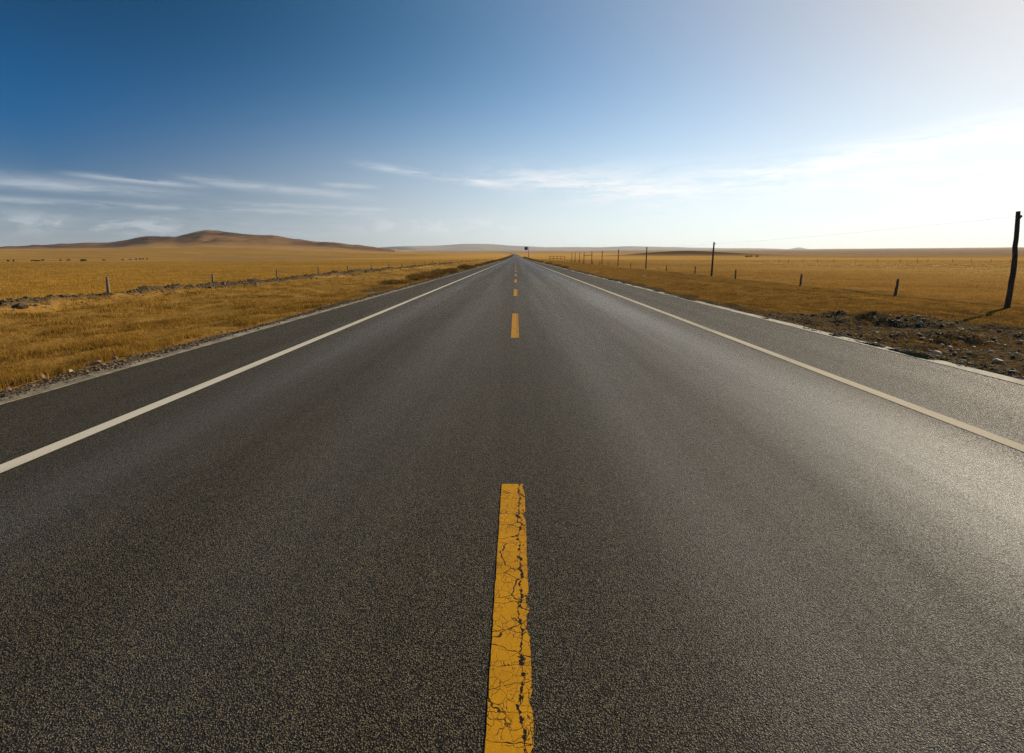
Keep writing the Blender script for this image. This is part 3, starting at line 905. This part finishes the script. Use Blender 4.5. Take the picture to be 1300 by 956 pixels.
# utility poles
POLES = []
def utility_pole(x, y, h, r0, r1, lean, label, knob=True, seed=0, kinks=None):
    rr = random.Random(seed)
    bm = bmesh.new()
    n = 12
    pts, rad = [], []
    for i in range(n):
        t = i / (n - 1)
        kx = 0.0
        if kinks: kx = float(np.interp(t, [k[0] for k in kinks], [k[1] for k in kinks]))
        pts.append(Vector((kx + lean * t * h + rr.uniform(-1, 1) * .006, rr.uniform(-1, 1) * .006, -0.3 * (i == 0) + t * h)))
        rad.append((r0 + (r1 - r0) * t) * rr.uniform(.96, 1.04))
    tube(bm, pts, rad, 12)
    o = bm_obj('utility_pole', bm, M['pole'], None, True, (x, y, gz(x, y)))
    tag(o, label, 'utility pole', 'wooden utility poles along the right of the road')
    b2 = bmesh.new()
    top = pts[-1]; at = pts[-2] * .35 + top * .65
    zz = at.z - 0.12 if h > 2 else at.z
    tube(b2, [Vector((at.x + r1 * .8, 0, zz)), Vector((at.x + r1 * 1.9, 0, zz)), Vector((at.x + r1 * 1.9, 0, zz + .04))], 0.012, 6)
    tube(b2, [Vector((at.x + r1 * 1.9, 0, zz + .03)), Vector((at.x + r1 * 1.9, 0, zz + .06)), Vector((at.x + r1 * 1.9, 0, zz + .10))], [0.028, 0.034, 0.02], 8)
    bm_obj('insulator', b2, M['porcelain'], o, True)
    POLES.append(Vector((x + at.x + r1 * 1.9, y, o.location.z + zz + .07)))
    return o

px0, py0 = 1278.8, 389.5
x0, y0 = ground_at(px0, py0, -0.05)
utility_pole(x0, y0, 2.98, 0.078, 0.056, -0.062, 'near leaning dark wooden utility pole casting a shadow on the verge', seed=1,
             kinks=[(0, 0), (.25, .05), (.5, .06), (.63, .03), (.75, .04), (1, .0)])
pole_px = [(905, 2.86, 'tall dark pole beside short posts, second nearest of the utility poles'),
           (820.7, 2.85, 'utility pole third from the camera on the right'),
           (785, 2.85, 'utility pole fourth from the camera on the right'),
           (764.4, 2.8, 'utility pole fifth from the camera, next to the two-legged frame')]
for i, (px, h, lab) in enumerate(pole_px):
    XP = [16.7, 17.0, 17.3, 17.6][i]
    d = ray(px, 326); y = XP / (d.x / d.y)
    utility_pole(XP, y, h, 0.085, 0.06, [0.005, -.005, .0, .004][i], lab, seed=2 + i)
# two-legged frame with a crossbar
d = ray(746.4, 326); yf = 108.0; xf = yf * d.x / d.y
hf = empty('pole_frame', (xf, yf, gz(xf, yf)))
tag(hf, 'two-legged wooden pole frame with a crossbar in the distant right fence line', 'pole frame')
for sx in (-.86, .86):
    bm = bmesh.new(); tube(bm, [Vector((sx, 0, -.3)), Vector((sx * 1.0, 0, 1.4)), Vector((sx * .98, 0, 2.85 if sx > 0 else 2.6))], [.075, .068, .055], 10)
    bm_obj('upright', bm, M['pole'], hf, True)
bm = bmesh.new(); tube(bm, [Vector((-1.0, -.08, 1.88)), Vector((0, -.085, 1.9)), Vector((1.0, -.08, 2.02))], [.05, .055, .05], 8)
bm_obj('crossbar', bm, M['pole'], hf, True)
POLES.append(Vector((xf + .8, yf, hf.location.z + 2.6)))
for i, px in enumerate((735.8, 730.2, 726.0)):
    XP = 17.7
    d = ray(px, 326); y = XP / (d.x / d.y)
    utility_pole(XP, y, 2.8, 0.085, 0.06, 0, f'utility pole {["sixth", "seventh", "eighth"][i]} from the camera, beyond the two-legged frame', seed=8 + i)

# the wire along the poles
def wire(pts, sag, name, label):
    bm = bmesh.new()
    allp = []
    for a, b in zip(pts[:-1], pts[1:]):
        L = (b - a).length
        n = 14
        for i in range(n):
            t = i / n
            p = a.lerp(b, t); p.z -= sag * (L / 30) * 4 * t * (1 - t)
            allp.append(p)
    allp.append(pts[-1])
    tube(bm, allp, 0.0026, 5)
    o = bm_obj(name, bm, M['wire'], None, True)
    return tag(o, label, 'wire')
wire(POLES, 0.10, 'overhead_wire', 'thin overhead wire strung from pole to pole along the right verge')

# livestock pen rails far to the right of the road
pen = empty('rail_fence', (20.5, 245, gz(20.5, 245)))
tag(pen, 'distant dark two-rail wooden fence panel near the road, left of the pole frame', 'rail fence')
for k in range(5):
    bm = bmesh.new(); xx = -3.7 + k * 1.85
    tube(bm, [Vector((xx, 0, -.2)), Vector((xx, 0, .9)), Vector((xx, 0, 1.9))], [.09, .085, .07], 8); bm_obj('post', bm, M['pole'], pen, True)
for zz in (0.65, 1.72):
    bm = bmesh.new(); tube(bm, [Vector((-3.9, -.12, zz)), Vector((0, -.12, zz + .03)), Vector((3.9, -.12, zz - .02))], [.085, .085, .08], 8); bm_obj('rail', bm, M['pole'], pen, True)

# ------------------------------------------------------------------ road sign
M['sign_blue'] = mat_plain('sign_blue', (0.012, 0.030, 0.13), 0.45, 0, 0.1)
M['galv'] = mat_plain('galvanised_steel', (0.22, 0.20, 0.18), 0.5, 0.5, 0.2)
M['sign_white'] = mat_plain('sign_white', (0.75, 0.75, 0.74), 0.45, 0, 0.1)
sx_, sy_ = 8.3, 320.0
sg = empty('road_sign', (sx_, sy_, gz(sx_, sy_)))
tag(sg, 'distant dark blue road sign on a cantilever post at the right roadside', 'road sign')
bm = bmesh.new(); tube(bm, [Vector((0, 0, -.3)), Vector((0, 0, 3)), Vector((0, 0, 7.5))], [.24, .22, .18], 14); bm_obj('post', bm, M['galv'], sg, True)
bm = bmesh.new()
tube(bm, [Vector((0, 0, 7.1)), Vector((-1.6, 0, 7.15)), Vector((-2.9, 0, 7.1))], [.09, .08, .07], 10)
tube(bm, [Vector((0, 0, 6.1)), Vector((-1.6, 0, 6.15)), Vector((-2.9, 0, 6.1))], [.09, .08, .07], 10)
bm_obj('arm', bm, M['galv'], sg, True)
bm = bmesh.new(); box(bm, (-1.75, -.13, 6.65), (2.1, .05, 2.0), .012); bm_obj('panel', bm, M['sign_blue'], sg)
bm = bmesh.new()
for (cx, cz, w, h) in ((-1.75, 7.60, 2.0, .035), (-1.75, 5.70, 2.0, .035), (-2.735, 6.65, .035, 1.86), (-.765, 6.65, .035, 1.86)):
    box(bm, (cx, -.158, cz), (w, .004, h))
bm_obj('border', bm, M['sign_white'], sg)
bm = bmesh.new(); box(bm, (0, 0, .02), (.7, .7, .25), .02); bm_obj('base', bm, M['edging'], sg)

# ------------------------------------------------------------------ van far up the road
M['van_white'] = mat_plain('van_paint', (0.72, 0.72, 0.70), 0.3, 0, 0.05)
M['glass'] = mat_plain('dark_glass', (0.02, 0.022, 0.025), 0.08, 0, 0.1, 0.6)
M['tyre'] = mat_plain('tyre_rubber', (0.02, 0.02, 0.02), 0.85)
M['lamp'] = mat_plain('headlamp_glass', (0.6, 0.6, 0.58), 0.15)
yv = 880.0
vx = -1.95
vn = empty('van', (vx, yv, float(road_z(yv))))
tag(vn, 'tiny white van driving towards the camera far up the road', 'van')
prof = [(-2.6, .35), (-2.65, .95), (-2.35, 1.15), (-1.75, 1.35), (-1.05, 2.15), (-.7, 2.28), (2.5, 2.3), (2.65, 2.1), (2.65, .4)]
bm = bmesh.new()
ra = [bm.verts.new((-.95, a, b)) for a, b in prof]; rb = [bm.verts.new((.95, a, b)) for a, b in prof]
bm.faces.new(ra); bm.faces.new(rb[::-1])
for i in range(len(prof)):
    j = (i + 1) % len(prof); bm.faces.new((ra[i], rb[i], rb[j], ra[j]))
bmesh.ops.bevel(bm, geom=bm.edges[:], offset=.05, segments=2, affect='EDGES')
bm_obj('body', bm, M['van_white'], vn)
bm = bmesh.new()
q = [bm.verts.new(c) for c in ((-.8, -1.72, 1.42), (.8, -1.72, 1.42), (.74, -1.13, 2.12), (-.74, -1.13, 2.12))]; bm.faces.new(q)
bmesh.ops.solidify(bm, geom=bm.faces[:], thickness=-.02); bm_obj('windscreen', bm, M['glass'], vn)
for s_ in (-1, 1):
    bm = bmesh.new(); box(bm, (s_ * .7, -2.64, .82), (.32, .06, .18), .02); bm_obj('headlight', bm, M['lamp'], vn)
    for wy in (-1.7, 1.75):
        bm = bmesh.new(); tube(bm, [Vector((s_ * .72, wy, .34)), Vector((s_ * .97, wy, .34))], .34, 18); bm_obj('wheel', bm, M['tyre'], vn)
bm = bmesh.new(); box(bm, (0, -2.68, .48), (1.8, .10, .22), .03); bm_obj('bumper', bm, M['tyre'], vn)

# ------------------------------------------------------------------ cattle
M['cow'] = mat_plain('dark_hide', (0.028, 0.020, 0.015), 0.8, 0, 0.4, 0.2, 3)
def cow_mesh():
    V = [(-.75, 0, 1.12), (-.3, 0, 1.08), (.25, 0, 1.10), (.68, 0, 1.16), (.98, 0, 1.05), (1.22, 0, .72), (1.42, 0, .42),   # spine, neck, head down grazing
         (-.68, .17, .95), (-.62, .18, .62), (-.74, .18, .38), (-.70, .18, .04),
         (-.68, -.17, .95), (-.58, -.18, .62), (-.70, -.18, .38), (-.64, -.18, .04),
         (.62, .16, .95), (.64, .17, .50), (.62, .17, .04),
         (.62, -.16, .95), (.70, -.17, .50), (.72, -.17, .04),
         (-.88, 0, .95), (-.92, 0, .5)]
    Rr = [.30, .36, .38, .34, .20, .13, .09, .20, .12, .07, .06, .20, .12, .07, .06, .17, .09, .06, .17, .09, .06, .04, .03]
    E = [(0, 1), (1, 2), (2, 3), (3, 4), (4, 5), (5, 6), (0, 7), (7, 8), (8, 9), (9, 10), (0, 11), (11, 12), (12, 13), (13, 14),
         (3, 15), (15, 16), (16, 17), (3, 18), (18, 19), (19, 20), (0, 21), (21, 22)]
    me = bpy.data.meshes.new('cow'); me.from_pydata(V, E, [])
    o = bpy.data.objects.new('cow_skin', me); COL.objects.link(o)
    md = o.modifiers.new('skin', 'SKIN')
    for i, r in enumerate(Rr): me.skin_vertices[0].data[i].radius = (r, r)
    me.skin_vertices[0].data[1].use_root = True
    sb = o.modifiers.new('sub', 'SUBSURF'); sb.levels = sb.render_levels = 1
    dg = bpy.context.evaluated_depsgraph_get()
    m2 = bpy.data.meshes.new_from_object(o.evaluated_get(dg))
    bpy.data.objects.remove(o)
    m2.name = 'cow'; m2.materials.clear(); m2.materials.append(M['cow'])
    bm = bmesh.new(); bm.from_mesh(m2)
    for s_ in (-1, 1):                       # ears and horns
        tube(bm, [Vector((1.16, s_ * .09, .80)), Vector((1.10, s_ * .24, .80))], [.045, .015], 6)
        tube(bm, [Vector((1.12, s_ * .06, .86)), Vector((1.14, s_ * .18, .96)), Vector((1.18, s_ * .17, 1.04))], [.03, .022, .006], 6)
    bm.to_mesh(m2); bm.free()
    return m2
COW = cow_mesh()
cow_px = [(10.6, 331.5), (17.3, 331.6), (42, 331.4), (46, 331.4), (49, 331.6), (54.5, 330.8), (77, 330.6), (87.5, 330.8), (105, 331.5), (107.8, 331.4),
          (131.9, 330.8), (155.8, 329.8), (165.5, 329.8), (173, 329.3), (177.5, 329.2), (181.5, 329), (187, 328.8)]
cow_lab = ['leftmost dark grazing cow in the far left field', 'dark grazing cow second from the left in the far field']
for i, (px, py) in enumerate(cow_px):
    # walk down the sight line of this animal's feet until it meets the ground
    d = ray(px, py + 1.0); d = d / d.y
    best = None
    for Y in np.linspace(200, 620, 421):
        if gz(d.x * Y, Y) >= H_CAM + d.z * Y: best = Y; break
    Y = best or 420
    Y = min(max(Y, 250), 460)
    o = bpy.data.objects.new('cow', COW); COL.objects.link(o)
    o.location = (d.x * Y, Y, gz(d.x * Y, Y)); o.rotation_euler = (0, 0, random.choice([0, math.pi]) + random.uniform(-.7, .7))
    k = random.uniform(.9, 1.1); o.scale = (k, k, k)
    if i < 2: lab = cow_lab[i]
    elif i < 6: lab = 'dark cow in the close group of four grazing left in the far field'
    elif i < 8: lab = 'dark cow of the pair right of the group of four, far left field'
    elif i < 10: lab = 'one of two dark cows standing close together in the far left field'
    elif i == 10: lab = 'dark cow grazing by itself above the nearest left fence post'
    else: lab = 'dark cow in the loose line of cattle furthest right in the left field'
    tag(o, lab, 'cow', 'dark cattle grazing in the far left field')

# ------------------------------------------------------------------ dry shrubs
def shrub(x, y, w, h, label, group, seed, depth=None):
    r = np.random.default_rng(seed)
    z = gz(x, y)
    root = empty('dry_shrub', (x, y, z))
    tag(root, label, 'shrub', group)
    bm = bmesh.new()
    tips = []
    for k in range(9):
        a = r.uniform(0, 6.28); q = r.uniform(.2, .75)
        tip = Vector((math.cos(a) * w * .5 * q, math.sin(a) * (depth or w) * .5 * q, h * r.uniform(.55, .95)))
        tube(bm, [Vector((0, 0, -.05)), tip * .5 + Vector((0, 0, .05)), tip], [.018, .011, .004], 5)
        tips.append(tip)
    bm_obj('stems', bm, M['pole'], root)
    n = 1500
    u = r.normal(0, 1, (n, 3)); u /= np.linalg.norm(u, axis=1)[:, None]
    rad = r.uniform(.25, 1, n) ** .5
    lob = 0.65 + 0.7 * fbm(np.arctan2(u[:, 1], u[:, 0]) * 1.3 + seed, u[:, 2] * 1.6, seed, 3)
    P = u * (rad * lob)[:, None] * np.array([w / 2, (depth or w) / 2, h / 2]) + np.array([0, 0, h * .46])
    P[:, 2] = np.abs(P[:, 2])
    sz = 0.03 + 0.0006 * math.hypot(x, y)
    a = r.normal(0, 1, (n, 3)); a /= np.linalg.norm(a, axis=1)[:, None]; a[:, 2] = np.abs(a[:, 2]) + .3
    b = np.cross(a, r.normal(0, 1, (n, 3))); b /= np.linalg.norm(b, axis=1)[:, None]
    V = np.stack([P - b * sz * .3, P + b * sz * .3, P + a * sz * r.uniform(.8, 2, n)[:, None]], 1)
    np_mesh('foliage', V.reshape(-1, 3), np.arange(3 * n).reshape(n, 3), M['shrub'], root)
G_S = 'dark dry shrubs along the left road edge'
sh = [(-7.2, 29, 2.2, .28, 'low dark shrub nearest the camera, flat against the left verge'),
      (-6.9, 33.5, 1.6, .45, 'dark shrub behind the low flat one by the left road edge'),
      (-6.6, 37, 2.0, .6, 'bushiest dark dry shrub at the left road edge'),
      (-6.4, 41.5, 1.6, .6, 'dark dry shrub just past the bushiest one, left road edge'),
      (-6.3, 47, 1.6, .5, 'dark dry shrub midway along the left roadside row'),
      (-6.3, 60, 2.0, .62, 'dark dry shrub standing apart ahead on the left road edge'),
      (-6.3, 66, 2.2, .5, 'dark shrub close behind the one standing apart, left road edge')]
for i, (x, y, w, h, lab) in enumerate(sh): shrub(x, y, w, h, lab, G_S, 300 + i)
for i in range(14):
    y = 85 + i * i * 3.2 + 14 * i
    shrub(float(road_x(y)) - 6.6 + random.uniform(-.4, .2), y, 1.6 + i * .3, .35 + .07 * i, 'small dark shrub in the distant row hugging the left road edge', 'distant dark shrubs along the left road edge', 330 + i, 4 + 1.3 * i)
for i in range(9):
    y = 70 + i * i * 3.5 + 15 * i
    shrub(7.2 + random.uniform(-.2, .5), y, 1.2 + i * .3, .22 + .05 * i, 'low dark shrub in the distant row along the right road edge', 'distant dark shrubs along the right road edge', 360 + i, 5 + 2 * i)
for i, (px, Y) in enumerate(((948, 520), (953, 525), (961, 522))):
    d = ray(px, 326); shrub(Y * d.x / d.y, Y, 3.4, 1.0, 'dark bush at the right foot of the brown mound in the right field', 'bushes at the foot of the brown mound', 380 + i)

# ------------------------------------------------------------------ sun, sky, air
SUN_AZ, SUN_EL = R(51), R(24)
sd = Vector((math.sin(SUN_AZ) * math.cos(SUN_EL), math.cos(SUN_AZ) * math.cos(SUN_EL), math.sin(SUN_EL)))
sl = bpy.data.lights.new('sun', 'SUN'); sl.energy = 4.6; sl.angle = R(0.53); sl.color = (1.0, 0.87, 0.68)
so = bpy.data.objects.new('sun', sl); COL.objects.link(so)
so.rotation_euler = sd.to_track_quat('Z', 'Y').to_euler(); so.location = (0, 0, 400)

W = bpy.data.worlds.new('World'); sc.world = W; W.use_nodes = True
class WT(NT):
    def __init__(self, tree): self.t = tree
w = WT(W.node_tree)
for n in list(W.node_tree.nodes): W.node_tree.nodes.remove(n)
wo = w.n('ShaderNodeOutputWorld'); bg = w.n('ShaderNodeBackground')
sky = w.n('ShaderNodeTexSky', sky_type='NISHITA'); sky.sun_disc = False
sky.sun_elevation = SUN_EL; sky.sun_rotation = SUN_AZ
sky.altitude = 1200; sky.air_density = 1.0; sky.dust_density = 0.25; sky.ozone_density = 2.2
tc = w.n('ShaderNodeTexCoord').outputs['Generated']
sp = w.n('ShaderNodeSeparateXYZ'); w.l(tc, sp.inputs[0])
az = w.math('ARCTAN2', sp.outputs[0], sp.outputs[1])
el = w.math('ARCSINE', sp.outputs[2])
cb = w.n('ShaderNodeCombineXYZ'); w.l(az, cb.inputs[0]); w.l(el, cb.inputs[1])
def band(az0, az1, e0, e1, th, fade_az=0.06, slope_pow=2.0):
    """a long thin cloud from (az0, e0) to (az1, e1)"""
    t_ = w.math('DIVIDE', w.math('SUBTRACT', az, az0), az1 - az0)
    ec = w.math('ADD', w.math('MULTIPLY', t_, e1 - e0), e0)
    q = w.math('DIVIDE', w.math('SUBTRACT', el, ec), th)
    g = w.math('EXPONENT', w.math('MULTIPLY', w.math('MULTIPLY', q, q), -1.0))
    a = w.ramp(az, az0 - fade_az, az0 + fade_az); b = w.ramp(az, az1 - fade_az, az1 + fade_az, 1, 0)
    return w.math('MULTIPLY', g, w.math('MULTIPLY', a, b))
def wn(sx, sy, s, det=6, rough=0.6, dist=0.4, rot=0.0):
    mp = w.n('ShaderNodeMapping'); w.l(cb.outputs[0], mp.inputs[0]); mp.inputs[3].default_value = (sx, sy, 1); mp.inputs[2].default_value = (0, 0, rot)
    return w.noise(mp.outputs[0], s, det, rough, dist)
n_str = wn(1.0, 9.0, 5.0, 7, 0.62, 0.5, 0.10)
n_fine = wn(1.0, 6.0, 16.0, 6, 0.65, 0.8, 0.18)
n_puff = wn(1.0, 2.2, 16.0, 6, 0.6, 0.3)
fib = w.math('ADD', w.math('MULTIPLY', n_str, 0.6), w.math('MULTIPLY', n_fine, 0.4))
def soft(mask, lo, hi, amt):
    return w.math('MULTIPLY', w.math('MULTIPLY', mask, w.ramp(fib, lo, hi)), amt)
clouds = [
    soft(band(-1.05, -0.60, .112, .103, .0095, .10), .30, .58, 0.36),
    soft(band(-0.86, -0.66, .101, .101, .006, .10), .28, .54, 0.30),
    soft(band(-0.72, -0.58, .121, .117, .004, .04), .34, .5, 0.50),
    soft(band(-0.59, -0.30, .127, .113, .0075, .06), .32, .58, 0.44),
    soft(band(-0.36, -0.28, .132, .131, .004, .03), .34, .52, 0.40),
    soft(band(-0.29, -0.04, .170, .142, .006, .05), .36, .56, 0.50),
    soft(band(-0.14, -0.02, .152, .137, .007, .03), .36, .56, 0.45),
    soft(band(-0.06, 0.34, .160, .105, .022, .07), .38, .60, 0.60),
    soft(band(0.05, 0.80, .140, .120, .035, .12), .36, .62, 0.55),
    soft(band(0.40, 1.10, .140, .215, .020, .12), .34, .58, 0.55),
    soft(band(-0.95, -0.30, .078, .082, .0045, .1), .40, .56, 0.35),
    soft(band(-0.50, -0.24, .092, .090, .004, .06), .40, .56, 0.35),
    soft(band(-1.2, 1.2, .050, .055, .022, .2), .38, .64, 0.22),
]
tot = clouds[0]
for c in clouds[1:]: tot = w.math('ADD', tot, c)
pf = w.math('MULTIPLY', band(-.80, -.58, .045, .050, .016, .06), w.ramp(n_puff, .46, .62))
pf = w.math('ADD', pf, w.math('MULTIPLY', band(-.30, .02, .058, .062, .014, .08), w.ramp(n_puff, .44, .60)))
tot = w.math('ADD', tot, w.math('MULTIPLY', pf, 0.5))
tot = w.math('MINIMUM', tot, 0.9)
# angle to the sun: clouds and thin high veil light up towards it
dt = w.n('ShaderNodeVectorMath', operation='DOT_PRODUCT'); w.l(tc, dt.inputs[0]); dt.inputs[1].default_value = sd
cosang = w.math('MAXIMUM', dt.outputs['Value'], 0.0)
# skylight is polarised across from the sun; the camera's filter takes most of that light out there
c2_ = w.math('MULTIPLY', dt.outputs['Value'], dt.outputs['Value'])
pol = w.math('DIVIDE', w.math('SUBTRACT', 1.0, c2_), w.math('ADD', 1.0, c2_))
pol = w.math('SUBTRACT', 1.0, w.math('MULTIPLY', pol, 0.68))
g6 = w.math('POWER', cosang, 6.0)
pc = w.n('ShaderNodeCombineColor')
w.l(w.math('MULTIPLY', w.math('POWER', pol, 4.2), 1.0), pc.inputs[0]); w.l(w.math('MULTIPLY', w.math('POWER', pol, 1.6), w.math('SUBTRACT', 1.26, w.math('MULTIPLY', g6, 0.31))), pc.inputs[1]); w.l(w.math('MULTIPLY', w.math('POWER', pol, 1.30), w.math('SUBTRACT', 1.38, w.math('MULTIPLY', g6, 0.57))), pc.inputs[2])
SKYC = w.mix(1.0, sky.outputs[0], pc.outputs[0], 'MULTIPLY')
def rgb(a, b, c):
    nd = w.n('ShaderNodeCombineColor')
    for k_, v_ in enumerate((a, b, c)): w.val(nd.inputs[k_], v_)
    return nd.outputs[0]
g2 = w.math('POWER', cosang, 2.0)
cloud_c = rgb(w.math('ADD', w.math('MULTIPLY', g2, 6.0), 6.2), w.math('ADD', w.math('MULTIPLY', g2, 5.6), 6.7), w.math('ADD', w.math('MULTIPLY', g2, 5.0), 7.2))
veil = w.math('ADD', w.math('MULTIPLY', w.math('POWER', cosang, 4.0), 3.3), w.math('MULTIPLY', w.math('POWER', cosang, 14.0), 0.9))
base = w.mix(1.0, SKYC, rgb(veil, w.math('MULTIPLY', veil, 0.66), w.math('MULTIPLY', veil, 0.30)), 'ADD')
eb = w.math('DIVIDE', w.math('SUBTRACT', el, 0.19), 0.16)
bl = w.math('MULTIPLY', w.math('EXPONENT', w.math('MULTIPLY', w.math('MULTIPLY', eb, eb), -1.0)), w.math('SUBTRACT', 1.0, w.math('MULTIPLY', cosang, 0.75)))
base = w.mix(1.0, base, rgb(0.0, w.math('MULTIPLY', bl, 0.48), w.math('MULTIPLY', bl, 1.45)), 'ADD')
# milky air low over the horizon
sg_ = w.math('ADD', w.math('MULTIPLY', w.math('MULTIPLY', cosang, w.math('SUBTRACT', 1.35, cosang)), 0.205), 0.105)
hq = w.math('DIVIDE', w.math('MAXIMUM', el, 0.0), sg_)
hz = w.math('MULTIPLY', w.math('EXPONENT', w.math('MULTIPLY', w.math('MULTIPLY', hq, hq), -1.0)), 0.80)
gs_ = w.ramp(cosang, 0.0, 0.85)
hz_c = rgb(w.math('ADD', w.math('MULTIPLY', gs_, 7.0), 3.6), w.math('ADD', w.math('MULTIPLY', gs_, 6.4), 4.1), w.math('ADD', w.math('MULTIPLY', gs_, 5.6), 4.6))
base = w.mix(hz, base, hz_c)
fin = w.mix(tot, base, cloud_c)
w.l(fin, bg.inputs[0]); bg.inputs[1].default_value = 0.081
w.l(bg.outputs[0], wo.inputs['Surface'])

bm = bmesh.new(); box(bm, (0, 0, 130.5), (26200, 26200, 267))
hz_t = NT('air_haze')
vol = hz_t.n('ShaderNodeVolumePrincipled')
vol.inputs['Color'].default_value = (0.93, 0.93, 0.94, 1); vol.inputs['Density'].default_value = 4.2e-5; vol.inputs['Anisotropy'].default_value = 0.25
hz_t.l(vol.outputs[0], hz_t.out.inputs['Volume'])
hb = bm_obj('haze', bm, hz_t.m); tag(hb, kind='stuff')

# ------------------------------------------------------------------ render settings
vs = sc.view_settings
sc.display_settings.display_device = 'sRGB'
vs.view_transform = 'Standard'; vs.look = 'None'; vs.gamma = 1.0; vs.use_curve_mapping = False
vs.exposure = 0.30
sc.render.engine = 'CYCLES'
sc.cycles.use_denoising = True
sc.cycles.denoising_prefilter = 'NONE'
sc.cycles.max_bounces = 5; sc.cycles.diffuse_bounces = 2; sc.cycles.glossy_bounces = 2; sc.cycles.transmission_bounces = 3
sc.cycles.volume_bounces = 0
sc.cycles.sample_clamp_indirect = 4.0
sc.cycles.use_adaptive_sampling = False
